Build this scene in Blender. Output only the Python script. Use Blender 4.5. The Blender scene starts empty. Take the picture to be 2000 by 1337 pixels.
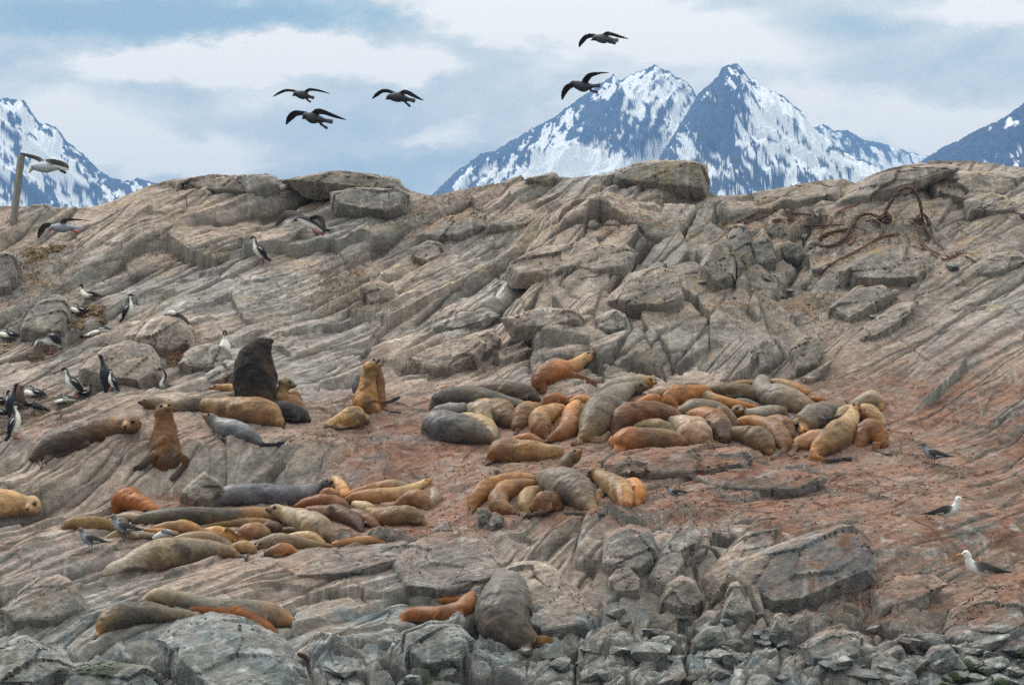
import bpy, bmesh, math, random
import numpy as np
from mathutils import Vector, Matrix, noise as mnoise

# ------------------------------------------------------------------ camera, sky, sun, exposure
sc = bpy.context.scene
COL = sc.collection
R = math.radians
F = 6000.0            # focal length in photograph pixels (2000 px wide)
CZ = 4.0              # height of the camera over the water (a boat deck)
HOR = 1000.0          # row of the horizon

cam_d = bpy.data.cameras.new('camera')
cam = bpy.data.objects.new('camera', cam_d)
COL.objects.link(cam)
cam.location = (0, 0, CZ)
cam.rotation_euler = (R(90), 0, 0)
cam_d.sensor_width = 36.0
cam_d.lens = 36.0 * F / 2000.0
cam_d.shift_y = (HOR - 668.5) / 2000.0
cam_d.clip_start = 0.5
cam_d.clip_end = 60000
sc.camera = cam

SUN_EL, SUN_AZ = 52.0, -128.0      # azimuth from straight behind the camera, negative = from the left
sc.view_settings.view_transform = 'Standard'
sc.view_settings.look = 'None'
sc.view_settings.exposure = 0.50
sc.view_settings.gamma = 1.0

sun_d = bpy.data.lights.new('sun', 'SUN')
sun_d.energy = 1.5
sun_d.angle = R(11)
sun_d.color = (1.0, 0.965, 0.92)
sun = bpy.data.objects.new('sun', sun_d)
COL.objects.link(sun)
az = R(SUN_AZ)
sdir = Vector((math.sin(az) * math.cos(R(SUN_EL)), -math.cos(az) * math.cos(R(SUN_EL)), math.sin(R(SUN_EL))))
sun.rotation_euler = sdir.to_track_quat('Z', 'Y').to_euler()
sun.location = (0, 0, 40)

world = bpy.data.worlds.new('World')
sc.world = world
world.use_nodes = True
wt = world.node_tree
for n in list(wt.nodes):
    wt.nodes.remove(n)
def WN(t, **k):
    n = wt.nodes.new(t)
    for a, b in k.items():
        setattr(n, a, b)
    return n
def WL(a, b):
    wt.links.new(a, b)
def wmath(op, a, b=None, clamp=False):
    n = WN('ShaderNodeMath', operation=op, use_clamp=clamp)
    for i, q in enumerate((a, b)):
        if q is None: continue
        if isinstance(q, (int, float)): n.inputs[i].default_value = q
        else: WL(q, n.inputs[i])
    return n.outputs[0]
w_out = WN('ShaderNodeOutputWorld')
sky = WN('ShaderNodeTexSky', sky_type='NISHITA')
sky.sun_disc = False
sky.sun_elevation = R(SUN_EL)
sky.sun_rotation = math.atan2(sdir.x, sdir.y)
bg_sky = WN('ShaderNodeBackground')
bg_sky.inputs[1].default_value = 0.10
WL(sky.outputs[0], bg_sky.inputs[0])
tc = WN('ShaderNodeTexCoord')
# cloud deck: noise on the view direction, stretched into level bands
mp = WN('ShaderNodeMapping')
mp.inputs['Scale'].default_value = (9.0, 2.0, 26.0)
WL(tc.outputs['Generated'], mp.inputs[0])
n1 = WN('ShaderNodeTexNoise')
n1.inputs['Scale'].default_value = 1.0
n1.inputs['Detail'].default_value = 8
n1.inputs['Roughness'].default_value = 0.55
n1.inputs['Distortion'].default_value = 0.4
WL(mp.outputs[0], n1.inputs['Vector'])
mp2 = WN('ShaderNodeMapping')
mp2.inputs['Scale'].default_value = (30.0, 6.0, 60.0)
WL(tc.outputs['Generated'], mp2.inputs[0])
n2 = WN('ShaderNodeTexNoise')
n2.inputs['Scale'].default_value = 1.0
n2.inputs['Detail'].default_value = 7
n2.inputs['Roughness'].default_value = 0.62
WL(mp2.outputs[0], n2.inputs['Vector'])
# warp of the direction for the placed cloud banks
vs = WN('ShaderNodeVectorMath', operation='SUBTRACT'); WL(n2.outputs['Color'], vs.inputs[0]); vs.inputs[1].default_value = (0.5, 0.5, 0.5)
vm = WN('ShaderNodeVectorMath', operation='MULTIPLY'); WL(vs.outputs[0], vm.inputs[0]); vm.inputs[1].default_value = (0.05, 0.0, 0.022)
va = WN('ShaderNodeVectorMath', operation='ADD'); WL(tc.outputs['Generated'], va.inputs[0]); WL(vm.outputs[0], va.inputs[1])
def bank(u, v, ru, rv):
    """soft elliptical cloud bank round a direction in the sky"""
    d = Vector(((u - 1000) / F, 1.0, (HOR - v) / F)).normalized()
    s = WN('ShaderNodeVectorMath', operation='SUBTRACT'); WL(va.outputs[0], s.inputs[0]); s.inputs[1].default_value = d
    m = WN('ShaderNodeVectorMath', operation='MULTIPLY'); WL(s.outputs[0], m.inputs[0]); m.inputs[1].default_value = (F / ru, 1.0, F / rv)
    l = WN('ShaderNodeVectorMath', operation='LENGTH'); WL(m.outputs[0], l.inputs[0])
    r = WN('ShaderNodeMapRange', interpolation_type='SMOOTHERSTEP')
    r.inputs['From Min'].default_value = 1.0; r.inputs['From Max'].default_value = 0.0
    WL(l.outputs['Value'], r.inputs['Value'])
    return r.outputs[0]
tot = wmath('MULTIPLY', n1.outputs[0], 1.15)
tot = wmath('ADD', tot, wmath('MULTIPLY', n2.outputs[0], 0.55))
tot = wmath('SUBTRACT', tot, 0.12)
for (u, v, ru, rv, a) in [
        (650, 112, 380, 70, .42), (330, 125, 300, 60, .38), (820, 130, 170, 45, .25), (120, 250, 330, 120, .36), (330, 305, 260, 60, .38),
        (1130, 40, 480, 75, .40), (900, 10, 300, 60, .25), (250, 30, 520, 72, -.62), (620, 20, 260, 66, -.38), (60, 110, 260, 40, -.1),
        (640, 250, 330, 70, -.12), (760, 330, 260, 75, -.28), (470, 360, 300, 50, -.2), (1250, 60, 500, 60, .15), (1560, 180, 300, 40, .15), (1850, 130, 420, 110, -.16), (1700, 60, 500, 50, -.12),
        (1330, 100, 200, 60, .22), (1700, 225, 260, 60, .22), (1880, 265, 240, 70, .30), (1500, 90, 200, 60, .12), (1980, 20, 200, 60, .15),
        (1020, 170, 200, 60, -.06), (930, 300, 160, 60, -.1), (860, 265, 120, 40, .2), (1100, -80, 1600, 80, -.1)]:
    tot = wmath('ADD', tot, wmath('MULTIPLY', bank(u, v, ru, rv), a * 1.25))
tot = wmath('ADD', wmath('MULTIPLY', tot, 1.30), -0.17)
cr = WN('ShaderNodeValToRGB')
el = cr.color_ramp.elements
el[0].position = 0.0; el[0].color = (0.33, 0.46, 0.53, 1)
el[1].position = 1.0; el[1].color = (1.12, 1.04, 0.90, 1)
for p, c in ((0.28, (0.40, 0.54, 0.57)), (0.50, (0.55, 0.63, 0.62)), (0.72, (0.76, 0.77, 0.70)), (0.86, (0.95, 0.92, 0.82))):
    e = cr.color_ramp.elements.new(p); e.color = (*c, 1)
WL(tot, cr.inputs[0])
bg_cl = WN('ShaderNodeBackground')
sxz = WN('ShaderNodeSeparateXYZ'); WL(tc.outputs['Generated'], sxz.inputs[0])
def wrange(src, f0, f1, t0, t1):
    n = WN('ShaderNodeMapRange', interpolation_type='SMOOTHSTEP')
    for k, v_ in (('From Min', f0), ('From Max', f1), ('To Min', t0), ('To Max', t1)): n.inputs[k].default_value = v_
    WL(src, n.inputs['Value']); return n.outputs[0]
# unseen cloud shaped for top light: brightened overhead, dimmed behind the boat
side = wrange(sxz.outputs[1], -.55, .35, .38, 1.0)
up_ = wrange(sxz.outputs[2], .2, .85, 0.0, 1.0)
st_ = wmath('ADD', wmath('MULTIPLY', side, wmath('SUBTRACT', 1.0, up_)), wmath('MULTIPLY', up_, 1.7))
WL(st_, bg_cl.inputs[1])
WL(cr.outputs[0], bg_cl.inputs[0])
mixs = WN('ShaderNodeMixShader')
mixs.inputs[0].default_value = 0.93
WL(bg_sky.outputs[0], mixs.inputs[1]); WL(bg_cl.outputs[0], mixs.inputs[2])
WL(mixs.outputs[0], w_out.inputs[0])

cy = sc.cycles
cy.use_denoising = False
cy.max_bounces = 4
cy.diffuse_bounces = 2
cy.glossy_bounces = 2
cy.transmission_bounces = 2
cy.volume_bounces = 0
cy.transparent_max_bounces = 8
cy.caustics_reflective = False
cy.caustics_refractive = False

# ------------------------------------------------------------------ numpy noise
rng = np.random.default_rng(7)
_A = rng.random(4096).astype(np.float32) * np.float32(2 * math.pi)
_GX, _GY = np.cos(_A), np.sin(_A)
_R1 = rng.random(4096).astype(np.float32)
_R2 = rng.random(4096).astype(np.float32)
_R3 = rng.random(4096).astype(np.float32)
_R4 = rng.random(4096).astype(np.float32)
def _h(i, j, s):
    n = (i.astype(np.int32) * np.int32(73856093)) ^ (j.astype(np.int32) * np.int32(19349663)) ^ np.int32(s * 83492791 & 0x7fffffff)
    n ^= (n >> np.int32(13)); n = n * np.int32(1274126177); n ^= (n >> np.int32(16))
    return n & np.int32(4095)
def perlin(x, y, s=0):
    x = np.asarray(x, np.float32); y = np.asarray(y, np.float32)
    with np.errstate(over='ignore'):
        i = np.floor(x); j = np.floor(y); fx = x - i; fy = y - j
        i = i.astype(np.int32); j = j.astype(np.int32)
        def g(a, b, dx, dy):
            h = _h(i + np.int32(a), j + np.int32(b), s)
            return _GX[h] * dx + _GY[h] * dy
        u = fx * fx * fx * (fx * (fx * 6 - 15) + 10); w = fy * fy * fy * (fy * (fy * 6 - 15) + 10)
        a = g(0, 0, fx, fy); b = g(1, 0, fx - 1, fy); c = g(0, 1, fx, fy - 1); d = g(1, 1, fx - 1, fy - 1)
        return (a + (b - a) * u) * (1 - w) + (c + (d - c) * u) * w
def fbm(x, y, s=0, o=4, gain=0.5, ridge=False):
    t = 0; a = 1.0; f = 1.0
    for k in range(o):
        n = perlin(x * f, y * f, s + k * 17)
        if ridge: n = 0.5 - np.abs(n) * 1.6
        t = t + n * a; a *= gain; f *= 2.03
    return t
def voro(x, y, s=0, facet=0.0):
    """F1, F2, two random numbers of the nearest cell and a tilted plane height in it"""
    x = np.asarray(x, np.float32); y = np.asarray(y, np.float32)
    with np.errstate(over='ignore'):
        i = np.floor(x).astype(np.int32); j = np.floor(y).astype(np.int32)
        F1 = np.full(x.shape, 9, np.float32); F2 = F1.copy(); H = np.zeros(x.shape, np.int32)
        DX = np.zeros_like(F1); DY = np.zeros_like(F1)
        for a in (-1, 0, 1):
            for b in (-1, 0, 1):
                h = _h(i + np.int32(a), j + np.int32(b), s)
                dx = x - (i + a + _R1[h]); dy = y - (j + b + _R2[h])
                d = dx * dx + dy * dy
                n = d < F1
                F2 = np.where(n, F1, np.minimum(F2, d))
                F1 = np.where(n, d, F1); H = np.where(n, h, H); DX = np.where(n, dx, DX); DY = np.where(n, dy, DY)
    r3, r4 = _R3[H], _R4[H]
    pl = (r3 - .5) * 1.0 + _GX[H] * DX * facet + _GY[H] * DY * facet
    return np.sqrt(F1), np.sqrt(F2), r3, r4, pl
def sstep(a, b, x):
    t = np.clip((x - a) / (b - a), 0, 1)
    return t * t * (3 - 2 * t)
def blob(u, v, cu, cv, ru, rv):
    d = ((u - cu) / ru) ** 2 + ((v - cv) / rv) ** 2
    return np.exp(-d * 1.2)

# ------------------------------------------------------------------ object helpers
def tag(o, label=None, cat=None, group=None, kind=None):
    if label: o['label'] = label
    if cat: o['category'] = cat
    if group: o['group'] = group
    if kind: o['kind'] = kind
    return o
def mesh_obj(name, verts, faces, mat, colors=None, smooth=True, parent=None):
    me = bpy.data.meshes.new(name)
    verts = np.asarray(verts, np.float32)
    faces = [f for f in faces] if not isinstance(faces, np.ndarray) else faces
    if isinstance(faces, np.ndarray):
        nf, k = faces.shape
        me.vertices.add(len(verts)); me.vertices.foreach_set('co', verts.ravel())
        me.loops.add(nf * k); me.loops.foreach_set('vertex_index', faces.astype(np.int32).ravel())
        me.polygons.add(nf); me.polygons.foreach_set('loop_start', np.arange(0, nf * k, k, dtype=np.int32))
        me.update(calc_edges=True)
    else:
        me.from_pydata([tuple(v) for v in verts], [], faces)
        me.update()
    me.polygons.foreach_set('use_smooth', np.full(len(me.polygons), smooth))
    if colors is not None:
        a = me.color_attributes.new('Col', 'FLOAT_COLOR', 'POINT')
        c = np.ones((len(verts), 4), np.float32); c[:, :colors.shape[1]] = colors
        a.data.foreach_set('color', c.ravel())
    me.materials.append(mat)
    o = bpy.data.objects.new(name, me)
    COL.objects.link(o)
    if parent: o.parent = parent
    return o

def new_mat(name):
    m = bpy.data.materials.new(name); m.use_nodes = True
    nt = m.node_tree
    b = nt.nodes['Principled BSDF']
    def N(t, **k):
        n = nt.nodes.new(t)
        for a, v in k.items(): setattr(n, a, v)
        return n
    def L(a, c): nt.links.new(a, c)
    return m, b, N, L

# rock: colour painted per vertex (soil, stains, droppings) times fine mineral noise
m_rock, b, N, L = new_mat('rock')
at_ = N('ShaderNodeAttribute', attribute_name='Col')
tcg = N('ShaderNodeTexCoord')
mpr = N('ShaderNodeMapping'); mpr.inputs['Rotation'].default_value = (0, R(-20), R(43)); mpr.inputs['Scale'].default_value = (.7, 1.0, 1.15)
L(tcg.outputs['Object'], mpr.inputs[0])
na = N('ShaderNodeTexNoise'); na.inputs['Scale'].default_value = 9; na.inputs['Detail'].default_value = 9; na.inputs['Roughness'].default_value = .72
L(mpr.outputs[0], na.inputs['Vector'])
nb = N('ShaderNodeTexNoise'); nb.inputs['Scale'].default_value = 38; nb.inputs['Detail'].default_value = 5; nb.inputs['Roughness'].default_value = .7
L(tcg.outputs['Object'], nb.inputs['Vector'])
ra = N('ShaderNodeMapRange'); ra.inputs['From Min'].default_value = .25; ra.inputs['From Max'].default_value = .75; ra.inputs['To Min'].default_value = .52; ra.inputs['To Max'].default_value = 1.48
L(na.outputs[0], ra.inputs[0])
rb = N('ShaderNodeMapRange'); rb.inputs['From Min'].default_value = .25; rb.inputs['From Max'].default_value = .75; rb.inputs['To Min'].default_value = .75; rb.inputs['To Max'].default_value = 1.25
L(nb.outputs[0], rb.inputs[0])
mm = N('ShaderNodeMath', operation='MULTIPLY'); L(ra.outputs[0], mm.inputs[0]); L(rb.outputs[0], mm.inputs[1])
vmul = N('ShaderNodeVectorMath', operation='SCALE'); L(at_.outputs['Color'], vmul.inputs[0]); L(mm.outputs[0], vmul.inputs['Scale'])
L(vmul.outputs[0], b.inputs['Base Color'])
b.inputs['Roughness'].default_value = .82
b.inputs['Specular IOR Level'].default_value = .3
bu = N('ShaderNodeBump'); bu.inputs['Strength'].default_value = .75; bu.inputs['Distance'].default_value = .05
ad = N('ShaderNodeMath', operation='MULTIPLY_ADD'); L(nb.outputs[0], ad.inputs[0]); ad.inputs[1].default_value = .35; L(na.outputs[0], ad.inputs[2])
L(ad.outputs[0], bu.inputs['Height']); L(bu.outputs[0], b.inputs['Normal'])
HAZE = 1.8e-4
# ------------------------------------------------------------------ the island: one height field
SKY = np.array([(-700, 470), (-300, 430), (0, 402), (50, 403), (65, 399), (90, 398), (105, 405), (175, 404), (200, 398), (215, 393), (250, 378), (290, 362),
    (320, 353), (345, 349), (420, 343), (470, 341), (520, 339), (536, 343), (545, 351), (590, 345), (620, 337), (650, 334), (700, 336), (740, 341),
    (780, 350), (788, 366), (800, 371), (820, 378), (845, 382), (870, 376), (900, 370), (950, 360), (975, 357), (1002, 345), (1019, 342), (1024, 348),
    (1036, 345), (1086, 337), (1090, 345), (1116, 347), (1150, 343), (1176, 340), (1218, 326), (1277, 314), (1322, 312), (1364, 316), (1382, 323),
    (1385, 376), (1400, 383), (1432, 380), (1472, 379), (1545, 361), (1604, 352), (1647, 349), (1670, 357), (1703, 339), (1736, 328), (1785, 318),
    (1825, 313), (1901, 314), (1967, 323), (2000, 327), (2300, 345), (2700, 400)], float)
cols = np.array([-700, 0, 250, 600, 820, 950, 1150, 1450, 1750, 2000, 2700], float)
rows = np.array([300, 500, 700, 760, 855, 905, 960, 1040, 1120, 1200, 1337, 1800], float)
# metres of depth per 100 px of picture height, per band (top to bottom) and column
SL = np.array([
    #-700  0    250  600  820  950  1150 1450 1750 2000 2700
    [1.7, 1.7, 1.7, 1.7, 1.9, 2.0, 2.0, 2.1, 2.0, 1.9, 1.9],   # 300-500
    [1.7, 1.8, 1.8, 1.8, 1.8, 1.6, 1.4, 1.5, 1.7, 1.7, 1.7],   # 500-700
    [1.8, 1.9, 2.2, 2.2, 1.9, 1.9, 1.7, 1.6, 1.6, 1.6, 1.6],   # 700-760
    [1.9, 2.3, 2.6, 2.6, 2.3, 2.4, 2.4, 2.4, 1.8, 1.5, 1.5],   # 760-855
    [1.6, 1.6, 0.55, .55, 1.4, 2.2, 2.2, 2.4, 2.0, 1.6, 1.6],  # 855-905
    [2.0, 1.8, 0.5, 0.6, 1.8, 2.4, 2.6, 2.6, 2.4, 1.9, 1.6],   # 905-960
    [2.0, 2.6, 3.0, 3.0, 2.4, 2.0, 2.0, 2.2, 2.2, 1.8, 1.6],   # 960-1040
    [2.0, 1.8, 2.0, 2.0, 1.5, 1.1, 0.6, 0.7, 1.0, 1.4, 1.6],   # 1040-1120
    [2.0, 1.7, 2.0, 2.0, 1.7, 1.4, 0.8, 0.7, 1.1, 1.6, 1.6],   # 1120-1200
    [1.4, 1.3, 1.0, 1.2, 1.4, 1.4, 1.5, 1.5, 1.5, 1.5, 1.5],   # 1200-1337
    [1.2, 1.2, 1.2, 1.2, 1.2, 1.2, 1.2, 1.2, 1.2, 1.2, 1.2]])  # below
U = np.arange(-700, 2701, 10.0)
V = np.arange(280, 1801, 2.0)
slU = np.array([np.interp(U, cols, SL[k]) for k in range(len(SL))])
mid = (rows[:-1] + rows[1:]) / 2
k3 = np.ones(5) / 5
slUV = np.array([np.interp(V, mid, slU[:, i]) for i in range(len(U))])       # [u, v]
# piecewise (sharper) bands, blended a little
band = np.clip(np.searchsorted(rows, V, side='right') - 1, 0, len(SL) - 1)
slUV = 0.35 * slUV + 0.65 * slU[band, :].T
ker = np.hanning(17); ker /= ker.sum()
slUV = np.array([np.convolve(np.pad(r, 8, 'edge'), ker, 'valid') for r in slUV])
dY = slUV / 100.0 * 2.0
YY = 54.9 + np.cumsum(dY[:, ::-1], axis=1)[:, ::-1]
i1337 = np.searchsorted(V, 1337)
YY = YY - YY[:, i1337:i1337 + 1] + 54.9                                      # Y(u, v)
Yg = np.arange(44.0, 100.0, 0.05)
skyU = np.interp(U, SKY[:, 0], SKY[:, 1])
Vt = np.empty((len(U), len(Yg))); Ysk = np.empty(len(U))
for i in range(len(U)):
    Vt[i] = np.interp(Yg, YY[i, ::-1], V[::-1])
    Ysk[i] = np.interp(skyU[i], V, YY[i])
ks = np.hanning(41); ks /= ks.sum()
Ysk = np.convolve(np.pad(Ysk, 20, 'edge'), ks, 'valid')

GX0, GX1, GY0, GY1 = -21.0, 21.0, 51.0, 84.0
NX, NY = 1960, 1500
gx = np.linspace(GX0, GX1, NX).astype(np.float32)
gy = np.linspace(GY0, GY1, NY).astype(np.float32)
X, Y = np.meshgrid(gx, gy, indexing='ij')
def bil(tab, a, b):
    a = np.clip(a, 0, tab.shape[0] - 1.001); b = np.clip(b, 0, tab.shape[1] - 1.001)
    i = a.astype(int); j = b.astype(int); f = a - i; g = b - j
    return (tab[i, j] * (1 - f) + tab[i + 1, j] * f) * (1 - g) + (tab[i, j + 1] * (1 - f) + tab[i + 1, j + 1] * f) * g
PU = 1000 + F * X / Y
ui = (PU + 700) / 10.0
PV = bil(Vt, ui, (Y - 44.0) / 0.05)
ys = np.interp(PU, U, Ysk).astype(np.float32)
vs_ = np.interp(PU, SKY[:, 0], SKY[:, 1])
PV = np.where(Y > ys, np.maximum(vs_, 0), np.maximum(PV, vs_))
back = np.clip(Y - ys, 0, None)
Z = CZ + (HOR - PV) * np.minimum(Y, ys) / F - 0.10 * back - 0.035 * back ** 2
Z = Z.astype(np.float32)
PU = PU.astype(np.float32); PV = PV.astype(np.float32)
print('base range', Z.min(), Z.max(), 'ysky', Ysk.min(), Ysk.max())

# masks of the different kinds of rock (where they lie on the island)
def box(u0, u1, v0, v1, s=40):
    return sstep(u0 - s, u0 + s, PU) * (1 - sstep(u1 - s, u1 + s, PU)) * sstep(v0 - s * .6, v0 + s * .6, PV) * (1 - sstep(v1 - s * .6, v1 + s * .6, PV))
wob = fbm(X * .35, Y * .35, 3, 3)
MUD = np.clip(box(560, 1800, 735, 1005, 30) + box(250, 1000, 960, 1045, 25) + box(300, 640, 770, 840, 20) + box(1500, 1900, 860, 1010, 40), 0, 1)
MUD *= 1 - box(1250, 1700, 925, 965, 14) * .5
SCREE = np.clip(blob(PU, PV, 1650, 470, 330, 75) + blob(PU, PV, 1560, 600, 220, 60) + blob(PU, PV, 850, 430, 110, 60) + blob(PU, PV, 60, 530, 130, 70) + blob(PU, PV, 1250, 430, 260, 26), 0, 1)
BLK = np.clip(box(1050, 1620, 400, 735, 60) + box(850, 1250, 560, 700, 50) * .7 + box(1120, 1480, 1010, 1200, 30) + box(200, 760, 850, 950, 16) * .22, 0, 1)
RUB = np.clip(box(900, 1800, 1170, 1500, 40) + box(-700, 700, 1255, 1600, 30) * .8 + box(600, 1150, 1230, 1600, 40), 0, 1)
SMO = np.clip(box(1560, 2700, 600, 1200, 70) + box(-200, 560, 735, 850, 25) + box(130, 800, 1050, 1260, 25) * .9, 0, 1)
STR = np.clip(1.0 - BLK * .7 - RUB * .8 - MUD * .85 - SCREE * .8, 0.05, 1)
CRE = 1 - sstep(-1.0, 0.2, Y - ys) * .55

def rot(x, y, deg):
    c, s = math.cos(R(deg)), math.sin(R(deg))
    return x * c + y * s, -x * s + y * c
def stair(t, k):
    i = np.floor(t); f = t - i
    return i + sstep(1 - k, 1, f) - t        # flat treads, sharp risers; mean removed
D = np.zeros_like(Z)
DK = np.zeros_like(Z)                      # where thin cracks and ledge steps are coloured darker
w1 = fbm(X * .13, Y * .13, 11, 2) * .40
w2 = fbm(X * .7, Y * .7, 31, 3) * .22
WALL = box(60, 760, 845, 960, 24)
LEFTISH = 1 - sstep(900, 1500, PU) * .45
for (deg, P, amp, k, wa, sd) in ((36, 3.1, .46, .09, .50, 1), (33, 1.25, .25, .10, .42, 2), (38, .52, .085, .14, .34, 3), (31, .21, .03, .2, .30, 4)):
    a, s = rot(X, Y, deg)
    t = s / P + w1 * wa / P + w2 * .06 / P ** .5 + 3.1 * sd
    am = .25 + .85 * sstep(-.30, .35, fbm(a * .22 / P ** .5, s * .9 / P ** .5, 50 + sd, 2) * 1.6)
    D += stair(t, k) * amp * am * STR * (1 - .5 * SMO) * LEFTISH * (1 - .65 * WALL)
    fr = t - np.floor(t)
    DK = np.maximum(DK, sstep(.20 * min(1, .25 / P + .25), 0, np.abs(fr - (1 - k * 1.05))) * sstep(.35, .8, am) * STR * (.8 if P > .4 else .4))
# long thin cracks along the bedding, broken off here and there
for (deg, P, wd, dp, sd) in ((35, .80, .022, .09, 1), (30, .37, .013, .045, 2), (40, .55, .018, .07, 3), (128, 2.3, .020, .06, 4)):
    a, s = rot(X, Y, deg)
    t = s / P + fbm(a * .5, s * .5, 80 + sd, 3) * .18 + w1 * .2 / P
    dist = np.abs(t - np.floor(t) - .5) * P
    idr = np.floor(t)
    gate = sstep(.02, .16, perlin(a * (.35 if deg < 90 else .8) + idr * 7.7, idr * 3.3, 90 + sd))
    c_ = sstep(wd * 1.9, wd * .5, dist) * gate * (1 - .75 * MUD) * (1 - .8 * SCREE) * (1 if deg < 90 else (1 - box(150, 760, 840, 960, 20)) * .7)
    D -= c_ * dp
    DK = np.maximum(DK, c_ * .95)
a, s = rot(X, Y, 34)
F1, F2, r3, r4, pl = voro(a * .20 + w2 * .15, s * .75 + w2 * .3, 5, .7)
D += pl * .36 * STR * (1 - .6 * SMO) * (.5 + r4 * .8)
F1, F2, r3, r4, pl = voro(a * .6 + w2 * .3, s * 2.0 + w2 * .4, 6, .8)
D += pl * .13 * STR * (1 - .5 * SMO)
# blocky broken rock
a, s = rot(X, Y, 30)
F1, F2, r3, r4, pl = voro(a * .42 + w2 * .25, s * .50 + w2 * .25, 7, 1.0)
D += pl * .42 * BLK
c_ = sstep(.08, 0, F2 - F1) * BLK; D -= c_ * .12; DK = np.maximum(DK, c_)
F1, F2, r3, r4, pl = voro(a * 1.0 + w2 * .4, s * 1.5, 8, 1.2)
D += pl * .24 * (BLK + .35 * RUB)
c_ = sstep(.07, 0, F2 - F1) * BLK * (r3 > .35); D -= c_ * .05; DK = np.maximum(DK, c_ * .7)
# rubble of the shore
a, s = rot(X, Y, 22)
F1, F2, r3, r4, pl = voro(a * .7 + w2 * .4, s * .95, 9, 1.2)
D += (pl * .36) * RUB; c_ = sstep(.12, 0, F2 - F1) * RUB; D -= c_ * .12; DK = np.maximum(DK, c_ * .8)
F1, F2, r3, r4, pl = voro(a * 1.8 + w2 * .5, s * 2.6, 10, 1.2)
D += pl * .16 * (RUB + .15 * BLK + .25 * SCREE); c_ = sstep(.12, 0, F2 - F1) * RUB; D -= c_ * .05; DK = np.maximum(DK, c_ * .6)
F1, F2, r3, r4, pl = voro(X * 5.2, Y * 6.2 + w2, 12, 1.0)
D += (pl * .05) * (.8 * RUB + .8 * SCREE + .22 * MUD)
# general roughness
D += fbm(X * .45, Y * .45, 20, 2) * .14 * (1 - MUD * .55) * (.6 + .4 * RUB)
D += fbm(X * 1.8, Y * 1.8, 21, 3, .5) * .035 * (1 - .3 * MUD)
a, s = rot(X, Y, 34)
FINE = fbm(a * 1.6, s * 8.0, 22, 4, .6)
D += FINE * .020 * (.3 + STR)
F1m, F2m, r3m, r4m, plm = voro(X * 2.0 + w2, Y * 2.3, 13, .8)
D += plm * .05 * MUD
Zf = Z + (D * CRE).astype(np.float32)
# keep the crest where it stands against the sky
uq = np.arange(-700, 2701, 4.0)
ub = np.clip(((PU + 700) / 4.0).astype(int), 0, len(uq) - 1)
for it in range(4):
    pv = HOR - (Zf - CZ) * F / Y
    mn = np.full(len(uq), 9e9); np.minimum.at(mn, ub.ravel(), pv.ravel())
    dl = mn - np.interp(uq, SKY[:, 0], SKY[:, 1])
    dl[mn > 1e9] = 0
    kk = np.hanning(9 if it else 25); kk /= kk.sum()
    dl = np.clip(np.convolve(np.pad(dl, len(kk) // 2, 'edge'), kk, 'valid'), -60, 60)
    w = sstep(-3.2, -.4, Y - ys) * (1 - .9 * sstep(1.5, 6, Y - ys))
    Zf = Zf + (np.interp(PU, uq, dl) * Y / F * w).astype(np.float32)
print('crest residual', np.abs(dl[100:680]).mean())
# shore edges dive under the water
Zf = Zf.astype(np.float32)
Zf -= (sstep(53.2, 51.0, Y) * 2.5 + sstep(17.5, 21.0, np.abs(X)) * 12).astype(np.float32)

def hz(x, y):
    i = (np.asarray(x) - GX0) / (GX1 - GX0) * (NX - 1); j = (np.asarray(y) - GY0) / (GY1 - GY0) * (NY - 1)
    return bil(Zf, i, j)
_YS = np.arange(51.5, 83.5, 0.03)
def ground_Y(u, v):
    """distance of the first ground point seen along the sight line of photograph pixel (u, v)"""
    x = (u - 1000) / F * _YS
    zr = CZ + (HOR - v) / F * _YS
    hit = np.nonzero(hz(x, _YS) >= zr)[0]
    return float(_YS[hit[0]]) if len(hit) else 76.0
def P3(u, v, y):
    return Vector(((u - 1000) / F * y, y, CZ + (HOR - v) / F * y))

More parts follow.
